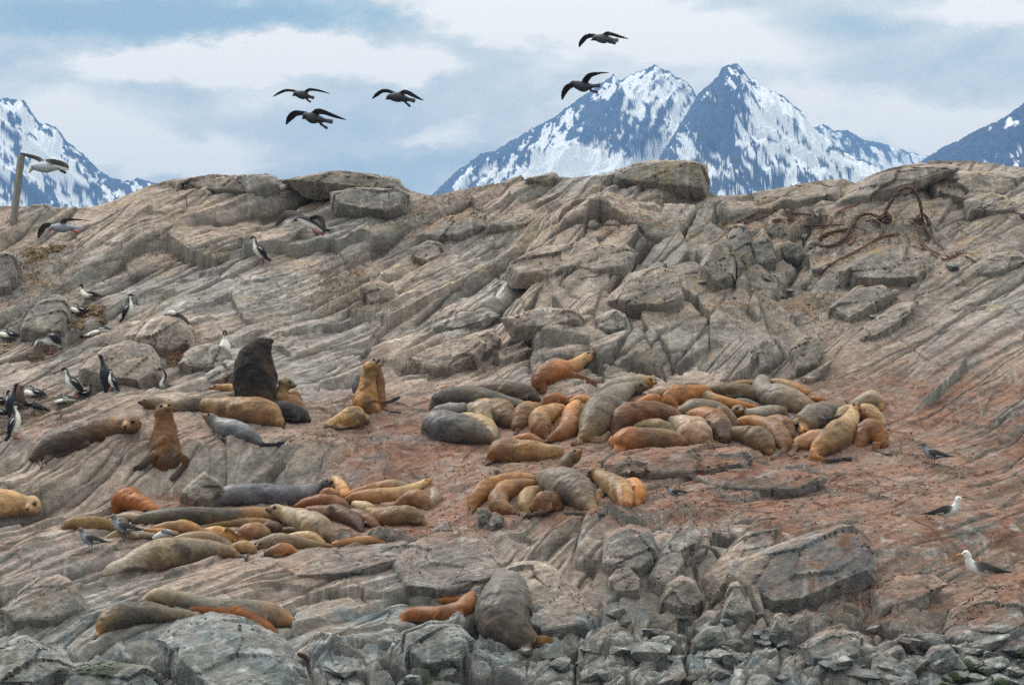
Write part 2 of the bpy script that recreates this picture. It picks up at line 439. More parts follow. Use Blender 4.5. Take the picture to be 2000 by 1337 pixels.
# ------------------------------------------------------------------ rock colour (stone, soil, lichen, droppings, weed)
def lin(r, g, b_):
    c = np.array([r, g, b_], float) / 255
    return np.where(c < .04045, c / 12.92, ((c + .055) / 1.055) ** 2.4)
def rock_color(x, y, z, nx, ny, nz, u, v, extra=None):
    x = x.astype(np.float32); y = y.astype(np.float32); z = z.astype(np.float32)
    n1 = fbm(x * .30, y * .30 + z * .2, 60, 3); n2 = fbm(x * 1.3, y * 1.3 + z, 61, 4, .6)
    a, s = rot(x, y, 34)
    n3 = fbm(a * .9, s * 4.0 + z * 1.5, 62, 4, .6)
    n4 = fbm(x * 4.5, (y + z) * 4.5, 63, 3, .6)
    tan = lin(170, 153, 142); grey = lin(149, 145, 143); blue = lin(126, 134, 142); red = lin(124, 82, 66); soil = lin(124, 106, 92); straw = lin(176, 152, 112)
    def mix(c, d, t): return c * (1 - t[..., None]) + d * t[..., None]
    c = np.broadcast_to(tan, x.shape + (3,)).copy()
    c = mix(c, grey, sstep(-.25, .35, n1 + .4 * n3))
    rightness = sstep(850, 1500, u)
    c = mix(c, lin(154, 147, 141), rightness * .5 * sstep(780, 600, v))
    # wet, bluer stone near the water
    wet = sstep(1120, 1230, v + 60 * n1 + 40 * n2) * (1 - .75 * sstep(1500, 1750, u) * sstep(1290, 1150, v))
    c = mix(c, lin(138, 141, 139), wet * .75)
    c = mix(c, lin(104, 116, 122), wet * sstep(.0, .4, n2) * .8)
    # steep broken faces show clean stone
    steep = sstep(.62, .35, nz)
    c = mix(c, lin(142, 140, 133), steep * .5 * (1 - wet))
    # brown soil and mud on the ledges, worked in by the animals
    mud = (sstep(560, 720, u) * sstep(735, 800, v) * sstep(1075, 1000, v) + sstep(1420, 1640, u) * sstep(600, 820, v) * .95 * sstep(1337, 1150, v)
           + sstep(230, 330, u) * sstep(1000, 900, u) * sstep(935, 975, v) * sstep(1060, 1030, v) + .45 * sstep(760, 830, v) * sstep(900, 850, v) * (u < 640)
           + .6 * sstep(1000, 900, u) * sstep(1040, 1060, v) * sstep(1180, 1110, v) * .5)
    mud = np.clip(mud, 0, 1) * sstep(.40, .75, nz + .35 * n2 + .1)
    c = mix(c, mixc(lin(134, 102, 82), red, .5), np.clip(mud * (.78 + .6 * n2 + .3 * n1), 0, .92))
    dark = mud * sstep(.05, .4, fbm(x * .8, y * 1.6, 66, 3)) * .55
    c = mix(c, lin(84, 58, 46), dark)
    # pockets of soil and dry bits in the hollows above
    so = np.clip(blob(u, v, 1650, 470, 360, 80) + blob(u, v, 1540, 600, 230, 60) * .9 + blob(u, v, 850, 430, 110, 60) + blob(u, v, 50, 540, 120, 60) + blob(u, v, 1230, 440, 260, 24)
                 + blob(u, v, 690, 560, 60, 60) * .8 + blob(u, v, 1250, 700, 400, 22) * .7, 0, 1)
    so = so * sstep(.55, .85, nz + .2 * n2)
    c = mix(c, mixc(soil, lin(140, 118, 98), .5), np.clip(so * (.9 + n2), 0, 1))
    hol = sstep(.12, .42, n3 + .35 * n2) * sstep(.55, .85, nz) * (1 - wet) * .42
    c = mix(c, lin(140, 116, 100), hol)
    # dry grass wisps and yellow lichen
    li = sstep(.26, .5, fbm(x * 1.1 + 9, y * 1.4 + z * 2, 64, 4, .6)) * sstep(800, 500, v) * .30
    c = mix(c, lin(176, 158, 108), li)
    # flecks
    fl = fbm(x * 9, (y + z) * 9, 65, 2)
    c = c * (1 + .30 * n2 + .28 * n4 + .25 * fl)[..., None]
    c = mix(c, lin(86, 74, 64), sstep(.18, .42, n3 * .8 - n2 * .5 + .5 * n4) * .32 * (1 - .5 * wet))
    # white droppings: vertical runs on steep faces, long smears down the dip of the left slope
    run = perlin(x * 9 + .4 * n2, z * .9 + y * .3, 70) + .5 * perlin(x * 21, z * 1.6 + 5, 71)
    pat = sstep(.0, .35, fbm(x * .45, z * .6 + y * .2, 72, 3) + .12)
    st = sstep(.22, .48, run) * pat * sstep(.88, .5, nz)
    c = mix(c, lin(205, 200, 190), np.clip(st * .5, 0, 1))
    sm = perlin(s * 7 + n2, a * .7, 73) + .5 * perlin(s * 17, a * 1.6, 74)
    reg = np.clip(blob(u, v, 560, 640, 330, 110) + blob(u, v, 250, 560, 280, 110) * .6 + blob(u, v, 920, 560, 200, 110) * .8 + blob(u, v, 1750, 1200, 260, 80) * .3 + .2, 0, 1)
    smm = sstep(.10, .40, sm) * sstep(-.05, .3, fbm(x * .7, y * .7, 75, 3)) * reg
    c = mix(c, lin(214, 208, 200), np.clip(smm * .8, 0, .8))
    wsp = sstep(.30, .5, fbm(x * 2.6, (y + z) * 2.6, 76, 4, .62)) * (wet * .8 + sstep(1150, 1020, v) * sstep(1000, 1040, v) * .5 + .25)
    c = mix(c, lin(205, 208, 208), np.clip(wsp * .55, 0, .7))
    # red stains
    rd = sstep(.30, .46, fbm(x * 2.2, y * 2.2, 77, 4, .6)) * (blob(u, v, 1450, 925, 160, 30) + blob(u, v, 860, 1000, 60, 40) + blob(u, v, 1190, 885, 80, 16) + blob(u, v, 1880, 1000, 50, 30) + blob(u, v, 1000, 890, 90, 30))
    c = mix(c, lin(132, 66, 54), np.clip(rd, 0, .6))
    # green and black weed at the waterline
    gr = sstep(.10, .4, fbm(x * .9, y * .9 + z, 78, 4, .6)) * sstep(1235, 1337, v)
    gr = gr * np.clip(.35 + blob(u, v, 1920, 1300, 200, 70) * 2.2 + blob(u, v, 250, 1320, 140, 40) + blob(u, v, 900, 1310, 120, 50), 0, 1)
    c = mix(c, lin(62, 72, 44), np.clip(gr * .9, 0, .85))
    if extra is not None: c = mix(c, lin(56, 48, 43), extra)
    return np.clip(c * .98, .012, .8).astype(np.float32)
def mixc(a, b_, t): return a * (1 - t) + b_ * t

dzdx = np.gradient(Zf, axis=0) / (gx[1] - gx[0]); dzdy = np.gradient(Zf, axis=1) / (gy[1] - gy[0])
il = 1 / np.sqrt(1 + dzdx ** 2 + dzdy ** 2)
# crevices are coloured darker: how far a point lies under its surroundings
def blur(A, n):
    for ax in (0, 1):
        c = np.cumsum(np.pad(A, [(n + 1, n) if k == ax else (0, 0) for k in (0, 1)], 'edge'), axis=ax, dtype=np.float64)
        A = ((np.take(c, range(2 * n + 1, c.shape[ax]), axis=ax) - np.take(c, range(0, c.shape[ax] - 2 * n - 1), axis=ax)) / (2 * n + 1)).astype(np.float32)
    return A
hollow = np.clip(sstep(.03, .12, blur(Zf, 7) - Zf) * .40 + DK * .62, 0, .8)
pvf = HOR - (Zf - CZ) * F / Y
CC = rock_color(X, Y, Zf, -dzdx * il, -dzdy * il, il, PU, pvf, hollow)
verts = np.stack([X, Y, Zf], -1).reshape(-1, 3)
idx = np.arange(NX * NY, dtype=np.int32).reshape(NX, NY)
quads = np.stack([idx[:-1, :-1], idx[1:, :-1], idx[1:, 1:], idx[:-1, 1:]], -1).reshape(-1, 4)
ground = mesh_obj('ground', verts, quads, m_rock, CC.reshape(-1, 3), smooth=False)
tag(ground, kind='structure')
del verts, quads, idx

# coarse continuation of the island to both sides and behind, and the sea round it
m_sea, b, N, L = new_mat('sea_water')
b.inputs['Base Color'].default_value = (.03, .06, .07, 1); b.inputs['Roughness'].default_value = .12
nw = N('ShaderNodeTexNoise'); nw.inputs['Scale'].default_value = .8; nw.inputs['Detail'].default_value = 6
bw = N('ShaderNodeBump'); bw.inputs['Strength'].default_value = .5; bw.inputs['Distance'].default_value = .4
tw = N('ShaderNodeTexCoord'); L(tw.outputs['Object'], nw.inputs['Vector']); L(nw.outputs[0], bw.inputs['Height']); L(bw.outputs[0], b.inputs['Normal'])
S_ = 30000.0
sea = mesh_obj('sea', [(-S_, -200, 0), (S_, -200, 0), (S_, S_, 0), (-S_, S_, 0)], [(0, 1, 2, 3)], m_sea)
tag(sea, kind='structure')
# ------------------------------------------------------------------ snow mountains across the channel
m_mtn, b, N, L = new_mat('mountain_rock_and_snow')
at2 = N('ShaderNodeAttribute', attribute_name='Col')
L(at2.outputs['Color'], b.inputs['Base Color'])
b.inputs['Roughness'].default_value = .9; b.inputs['Specular IOR Level'].default_value = .1
def mountain(name, pts, D0, u0, u1, nu, nt, base_v, skew, seed, snow_bias, blobs, depth=1900., back_=1000., sl=1.05):
    pts = np.array(pts, float)
    us = np.linspace(u0, u1, nu)
    tf = np.linspace(0, 1, nt) ** 1.25
    tb = np.linspace(0, 1, 24)[1:]
    ys_ = np.concatenate([(D0 + tb * back_)[::-1], D0 - tf * depth])
    tt = np.concatenate([-tb[::-1], tf])
    Ug, Tg = np.meshgrid(us, tt, indexing='ij')
    Yg_ = np.broadcast_to(ys_, Ug.shape)
    px = D0 / F
    cr = np.interp(us, pts[:, 0], pts[:, 1])
    cr0 = cr + perlin(us * .09, us * 0 + .5, seed) * 4 + perlin(us * .3, us * 0 + .5, seed + 1) * 2.5
    kk = np.hanning(61); kk /= kk.sum()
    crs = np.convolve(np.pad(cr, 30, 'edge'), kk, 'valid')
    H0 = (base_v - cr0) * px; Hs = (base_v - crs) * px
    # X at the crest distance: world columns, not rays
    Xw = (Ug - 1000) / F * D0
    hh = np.empty_like(Ug)
    for j, t in enumerate(tt):
        at = abs(t)
        sh = skew * t
        uu = us + sh * 0
        H = np.interp(uu + sh, us, H0) * max(0, 1 - at * 9) + np.interp(uu + sh, us, Hs) * min(1, at * 9)
        hh[:, j] = H * (1 - at) ** 1.15
    Yw = np.broadcast_to(ys_, Ug.shape)
    Xn = Xw / px; Yn = Yw / px; zn = None
    wx = fbm(Xn / 500, Yn / 500, seed + 3, 3) * 160
    rd = fbm((Xn + wx + sl * hh / px) / 260, Yn / 600, seed + 5, 5, .55, True)
    rd2 = fbm((Xn + wx * .5 + sl * hh / px) / 66, Yn / 180, seed + 9, 3, .45, True)
    A = np.clip(np.abs(Tg) * 7, 0, 1) * np.clip(hh / px / 260, 0, 1)
    zz = hh + (rd - .45) * 120 * px * A + (rd2 - .3) * 24 * px * np.clip(np.abs(Tg) * 14, .05, 1) * np.clip(hh / px / 150, 0, 1)
    # hold the skyline
    UP = 1000 + F * Xw / Yw
    VP = HOR - (zz + HOR_OFF - CZ) * F / Yw
    q = np.arange(u0, u1, 3.0)
    for it in range(6):
        VP = HOR - (zz - CZ) * F / Yw
        mn = np.full(len(q), 9e9)
        ii = np.clip(((UP - u0) / 3).astype(int), 0, len(q) - 1)
        np.minimum.at(mn, ii.ravel(), VP.ravel())
        tgt = np.interp(q, pts[:, 0], pts[:, 1]) + perlin(q * .12, q * 0 + .3, seed) * 3
        dl = np.where(mn > 1e8, 0, mn - tgt)
        ww = np.hanning(9 if it < 4 else 5); ww /= ww.sum(); dl = np.convolve(np.pad(dl, len(ww) // 2, 'edge'), ww, 'valid')
        zz = zz + np.interp(UP, q, np.clip(dl, -80, 80)) * Yw / F * np.clip(1 - np.abs(Tg) * (3.0 if it < 3 else 14.0), 0, 1)
    VP = HOR - (zz - CZ) * F / Yw
    dx = (u1 - u0) / (nu - 1) * px
    zb = blur(zz.astype(np.float32), 14)
    gxx = np.gradient(zb, axis=0) / dx
    gyy = np.gradient(zb, axis=1) / np.gradient(ys_)[None, :]
    steep = np.sqrt(gxx ** 2 + gyy ** 2)
    zq = zz / px
    zk = (1000 - VP); wv = fbm(UP / 60, zk / 60, seed + 30, 3) * 22
    st = fbm((UP + wv + sl * .75 * zk) / 13, (zk - sl * .75 * UP) / 62, seed + 20, 5, .55)
    st2 = fbm((UP + wv + sl * .75 * zk) / 75, (zk - sl * .75 * UP) / 130, seed + 21, 3, .6)
    det = fbm(UP / 13, zk / 13, seed + 22, 4, .65)
    curv = blur(zz.astype(np.float32), 16) - zb
    s = snow_bias + 1.15 * st2 + 1.65 * st + .9 * det + np.clip(curv / px / 14, -.3, .35) - .22 * (steep - 1.0) - .35 * np.clip(gxx, -1.2, 1.2) * (1 if skew > 0 else .6)
    for (cu, cv, ru, rv, am) in blobs:
        s = s + am * blob(UP, VP, cu, cv, ru, rv)
    sn = sstep(-.035, .035, s)
    rock = lin(54, 70, 100) * (1.0)  # blue of the distant haze is partly put into the rock colour
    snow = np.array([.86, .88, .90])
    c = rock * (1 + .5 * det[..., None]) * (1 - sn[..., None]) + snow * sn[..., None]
    X_, Y_, Z_ = Xw, Yw, zz
    vv = np.stack([X_, Y_, Z_], -1).reshape(-1, 3)
    n_, m_ = Ug.shape
    id_ = np.arange(n_ * m_, dtype=np.int32).reshape(n_, m_)
    qd = np.stack([id_[:-1, :-1], id_[:-1, 1:], id_[1:, 1:], id_[1:, :-1]], -1).reshape(-1, 4)
    o = mesh_obj(name, vv, qd, m_mtn, np.clip(c, .01, .9).reshape(-1, 3), smooth=False)
    return tag(o, kind='structure')
HOR_OFF = 0.0
MAIN = [(700, 1000), (760, 520), (800, 420), (840, 382), (857, 365), (890, 334), (921, 312), (938, 300), (966, 293), (997, 275), (1033, 253), (1081, 228), (1106, 208), (1131, 191), (1148, 180),
        (1176, 160), (1197, 144), (1204, 155), (1212, 156), (1232, 145), (1254, 137), (1263, 134), (1278, 123), (1288, 134), (1305, 139), (1319, 149), (1341, 160), (1352, 172),
        (1360, 186), (1373, 215), (1420, 300), (1500, 420), (1600, 600), (1700, 1000)]
mountain('mountain', MAIN, 4300., 640, 1760, 760, 420, 1000, -60, 100, .0,
         [(1120, 325, 120, 42, 2.6), (1040, 330, 60, 40, .5), (1290, 180, 60, 50, .35), (1165, 230, 60, 60, -.55), (1320, 190, 40, 40, -.3), (960, 310, 70, 25, -.4), (1280, 250, 25, 60, -.3), (1000, 310, 60, 25, -.4), (1010, 340, 30, 40, -.5), (1240, 338, 120, 24, 1.8), (1330, 290, 40, 60, .3), (900, 345, 50, 30, -.2), (1330, 230, 30, 60, .5)], sl=-.85)
PEAK = [(1180, 1000), (1240, 400), (1290, 300), (1330, 236), (1361, 183), (1373, 173), (1390, 159), (1401, 146), (1409, 131), (1422, 125), (1439, 123), (1449, 135), (1462, 153), (1472, 154), (1488, 168),
        (1505, 178), (1525, 184), (1545, 202), (1564, 215), (1584, 245), (1591, 252), (1620, 272), (1637, 288), (1670, 308), (1719, 331), (1800, 380), (1900, 450), (2100, 1000)]
mountain('mountain', PEAK, 3800., 1130, 2140, 760, 420, 1000, 90, 200, -.08,
         [(1400, 190, 30, 60, -1.0), (1385, 270, 40, 50, -.35), (1430, 290, 60, 60, -.1), (1440, 365, 90, 30, -.6), (1560, 260, 80, 70, .9), (1640, 330, 80, 30, .4), (1480, 230, 40, 70, .35), (1330, 330, 60, 30, .9), (1345, 280, 30, 50, .8), (1500, 370, 60, 25, -.5), (1390, 195, 20, 14, 1.0), (1620, 290, 30, 20, -.4)])
FARM = [(1480, 1000), (1560, 265), (1587, 250), (1609, 242), (1624, 253), (1653, 254), (1686, 272), (1736, 283), (1769, 295), (1802, 303), (1840, 306), (1900, 330), (2050, 1000)]
mountain('mountain', FARM, 6000., 1440, 2100, 420, 200, 1000, 60, 300, .35, [(1700, 290, 40, 30, -.5), (1740, 305, 30, 14, -.7), (1640, 270, 30, 12, -.5)])
RIGHT = [(1700, 1000), (1760, 345), (1797, 315), (1835, 291), (1868, 275), (1917, 248), (1957, 232), (1983, 212), (2000, 199), (2150, 120), (2300, 60), (2500, 90), (2800, 300), (3000, 1000)]
mountain('mountain', RIGHT, 3000., 1660, 3040, 520, 260, 1000, -160, 400, -.95, [(1960, 240, 70, 14, .95), (1990, 235, 30, 30, .3), (1900, 285, 40, 12, .45)], sl=-.8)
LEFT = [(-900, 1000), (-600, 420), (-300, 300), (-120, 240), (-30, 200), (0, 193), (13, 191), (25, 193), (47, 196), (56, 211), (67, 228), (77, 241), (96, 242), (110, 250), (119, 261), (128, 274), (146, 288),
        (168, 308), (193, 333), (215, 346), (242, 352), (254, 352), (267, 347), (283, 352), (296, 357), (319, 359), (360, 368), (430, 430), (600, 1000)]
mountain('mountain', LEFT, 4000., -940, 640, 700, 320, 1000, 50, 500, -.12,
         [(95, 290, 28, 50, 1.1), (20, 250, 40, 60, .2), (130, 300, 18, 40, -.3), (60, 370, 120, 24, -.55), (200, 365, 80, 22, -.35), (180, 352, 50, 6, .8), (20, 330, 60, 18, .4), (40, 210, 30, 16, .5), (70, 270, 20, 30, -.4)])
# the air between: a closed box of thin haze round everything
m_haze = bpy.data.materials.new('haze'); m_haze.use_nodes = True
nt = m_haze.node_tree
for n in list(nt.nodes): nt.nodes.remove(n)
oh = nt.nodes.new('ShaderNodeOutputMaterial'); pv_ = nt.nodes.new('ShaderNodeVolumePrincipled')
pv_.inputs['Color'].default_value = (.29, .54, .97, 1)
pv_.inputs['Density'].default_value = HAZE
nt.links.new(pv_.outputs[0], oh.inputs['Volume'])
hx, hy0, hy1, h0, h1 = 4500., -300., 7200., -3., 680.
hv = [(-hx, hy0, h0), (hx, hy0, h0), (hx, hy1, h0), (-hx, hy1, h0), (-hx, hy0, h1), (hx, hy0, h1), (hx, hy1, h1), (-hx, hy1, h1)]
hf = [(0, 3, 2, 1), (4, 5, 6, 7), (0, 1, 5, 4), (1, 2, 6, 5), (2, 3, 7, 6), (3, 0, 4, 7)]
haze = mesh_obj('haze', hv, hf, m_haze, smooth=False)
tag(haze, kind='stuff')
# ------------------------------------------------------------------ animals: one continuous skin grown over tapering limbs
m_fur, b, N, L = new_mat('fur')
fa = N('ShaderNodeAttribute', attribute_name='Col')
ft = N('ShaderNodeTexCoord')
fn = N('ShaderNodeTexNoise'); fn.inputs['Scale'].default_value = 45; fn.inputs['Detail'].default_value = 4; fn.inputs['Roughness'].default_value = .7
L(ft.outputs['Object'], fn.inputs['Vector'])
fr_ = N('ShaderNodeMapRange'); fr_.inputs['From Min'].default_value = .3; fr_.inputs['From Max'].default_value = .7; fr_.inputs['To Min'].default_value = .80; fr_.inputs['To Max'].default_value = 1.2
L(fn.outputs[0], fr_.inputs[0])
fs = N('ShaderNodeVectorMath', operation='SCALE'); L(fa.outputs['Color'], fs.inputs[0]); L(fr_.outputs[0], fs.inputs['Scale'])
L(fs.outputs[0], b.inputs['Base Color']); L(fa.outputs['Alpha'], b.inputs['Roughness'])
fb = N('ShaderNodeBump'); fb.inputs['Strength'].default_value = .35; fb.inputs['Distance'].default_value = .012
L(fn.outputs[0], fb.inputs['Height']); L(fb.outputs[0], b.inputs['Normal'])
b.inputs['Specular IOR Level'].default_value = .35
b.inputs['Sheen Weight'].default_value = .14; b.inputs['Sheen Roughness'].default_value = .35; b.inputs['Sheen Tint'].default_value = (1, .86, .62, 1)

Zs_ = blur(blur(Zf, 6), 4)
def hzs(x, y):
    i = (np.asarray(x) - GX0) / (GX1 - GX0) * (NX - 1); j = (np.asarray(y) - GY0) / (GY1 - GY0) * (NY - 1)
    return bil(Zs_, i, j)
_YF = np.arange(51.5, 83.5, 0.02)
def gY(u, v):
    x = (u - 1000) / F * _YF
    hit = np.nonzero(hzs(x, _YF) >= CZ + (HOR - v) / F * _YF)[0]
    return float(_YF[hit[0]]) if len(hit) else 74.0

def catmull(P, n):
    P = np.asarray(P, float)
    if len(P) == 2: return P[0] + (P[1] - P[0]) * np.linspace(0, 1, n + 1)[:, None]
    Q = np.vstack([2 * P[0] - P[1], P, 2 * P[-1] - P[-2]])
    out = []
    t = np.linspace(0, 1, n, endpoint=False)[:, None]
    for i in range(1, len(Q) - 2):
        a, b_, c, d = Q[i - 1], Q[i], Q[i + 1], Q[i + 2]
        out.append(.5 * (2 * b_ + (c - a) * t + (2 * a - 5 * b_ + 4 * c - d) * t * t + (3 * b_ - a - 3 * c + d) * t ** 3))
    out.append(P[-1:])
    return np.vstack(out)

class Soup:
    """closed tapering tubes collected into one mesh, with the colours of each stretch"""
    def __init__(s): s.v = []; s.f = []; s.n = 0; s.C = []; s.R = []; s.cd = []; s.cv = []; s.vd = []
    def tube(s, P, Rd, Rp, cd, cv=None, vd=(0, 0, -1), roll=0., nseg=14, sub=5, caps=(1, 1), crease=None):
        """P: centres (world), Rd: radius towards the viewer side, Rp: radius across"""
        A = np.column_stack([P, Rd, Rp]); A = catmull(A, sub)
        P = A[:, :3]; Rd = np.maximum(A[:, 3], .004); Rp = np.maximum(A[:, 4], .004)
        n = len(P)
        if crease is not None:
            q_ = np.linspace(0, 1, n); ar = np.r_[0, np.cumsum(np.linalg.norm(np.diff(P, axis=0), axis=1))]
            cr_ = 1 - crease * sstep(.58, .72, q_) * (.5 + .5 * np.cos(ar / .085 * 2 * math.pi))
            Rd = Rd * cr_; Rp = Rp * cr_
        cd = np.atleast_2d(np.array(cd, float)); cv = cd if cv is None else np.atleast_2d(np.array(cv, float))
        q = np.linspace(0, 1, n)
        ci = lambda c: np.column_stack([np.interp(q, np.linspace(0, 1, len(c)), c[:, k]) for k in range(3)]) if len(c) > 1 else np.repeat(c, n, 0)
        CD, CV = ci(cd), ci(cv)
        T = np.gradient(P, axis=0); T /= np.linalg.norm(T, axis=1)[:, None] + 1e-9
        ref = np.array([0, -1., 0])
        E1 = ref - T * (T @ ref)[:, None]
        bad = np.linalg.norm(E1, axis=1) < .25
        if bad.any(): E1[bad] = E1[bad] + np.array([0, 0, .3])
        E1 /= np.linalg.norm(E1, axis=1)[:, None]
        E2 = np.cross(T, E1)
        if roll:
            c, w = math.cos(roll), math.sin(roll); E1, E2 = E1 * c + E2 * w, E2 * c - E1 * w
        rings = []
        def ring(p, a, b_, e1, e2):
            th_ = np.linspace(0, 2 * math.pi, nseg, endpoint=False)
            return p + np.outer(np.cos(th_) * a, e1) + np.outer(np.sin(th_) * b_, e2)
        if caps[0]:
            for k in (.98, .8, .45): 
                h = math.sqrt(1 - (k if k < 1 else .999) ** 2); rr = min(Rd[0], Rp[0]) * caps[0]
                rings.append(ring(P[0] - T[0] * rr * k, Rd[0] * h, Rp[0] * h, E1[0], E2[0]))
        for i in range(n): rings.append(ring(P[i], Rd[i], Rp[i], E1[i], E2[i]))
        if caps[1]:
            for k in (.45, .8, .98):
                h = math.sqrt(1 - k * k); rr = min(Rd[-1], Rp[-1]) * caps[1]
                rings.append(ring(P[-1] + T[-1] * rr * k, Rd[-1] * h, Rp[-1] * h, E1[-1], E2[-1]))
        m = len(rings); base = s.n
        s.v += rings; s.n += m * nseg
        for i in range(m - 1):
            for j in range(nseg):
                k = (j + 1) % nseg
                s.f.append((base + i * nseg + j, base + i * nseg + k, base + (i + 1) * nseg + k, base + (i + 1) * nseg + j))
        s.f.append(tuple(base + j for j in reversed(range(nseg))))
        s.f.append(tuple(base + (m - 1) * nseg + j for j in range(nseg)))
        vdn = np.array(vd, float); vdn /= np.linalg.norm(vdn) + 1e-9
        s.C.append(P); s.R.append(np.column_stack([Rd, Rp, np.maximum(Rd, Rp)])); s.cd.append(CD); s.cv.append(CV); s.vd.append(np.repeat(vdn[None], n, 0))
        s.E = getattr(s, 'E', []); s.E.append((E1, E2, T))

tmp_scene = bpy.data.scenes.new('tmp_remesh')
def remesh(V, Fc, vox, it=3):
    me = bpy.data.meshes.new('t'); me.from_pydata([tuple(p) for p in V], [], Fc); me.update()
    o = bpy.data.objects.new('t', me); tmp_scene.collection.objects.link(o)
    md = o.modifiers.new('r', 'REMESH'); md.mode = 'VOXEL'; md.voxel_size = vox; md.adaptivity = 0
    vl = tmp_scene.view_layers[0]
    vl.update(); dg = vl.depsgraph
    ev = o.evaluated_get(dg); m2 = ev.to_mesh()
    n = len(m2.vertices); P = np.empty(n * 3, np.float32); m2.vertices.foreach_get('co', P); P = P.reshape(-1, 3).astype(float)
    nl = len(m2.loops); li = np.empty(nl, np.int32); m2.loops.foreach_get('vertex_index', li)
    Q = li.reshape(-1, 4) if nl == 4 * len(m2.polygons) else None
    if Q is None: faces = [tuple(p.vertices) for p in m2.polygons]
    e = np.empty(len(m2.edges) * 2, np.int32); m2.edges.foreach_get('vertices', e); e = e.reshape(-1, 2)
    ev.to_mesh_clear(); bpy.data.objects.remove(o); bpy.data.meshes.remove(me)
    a = np.concatenate([e[:, 0], e[:, 1]]); b_ = np.concatenate([e[:, 1], e[:, 0]])
    cnt = np.maximum(np.bincount(a, minlength=n), 1)
    for k in range(it):
        S = np.column_stack([np.bincount(a, weights=P[b_, i], minlength=n) for i in range(3)]) / cnt[:, None]
        P = P + .55 * (S - P)
    return P, (Q if Q is not None else faces)

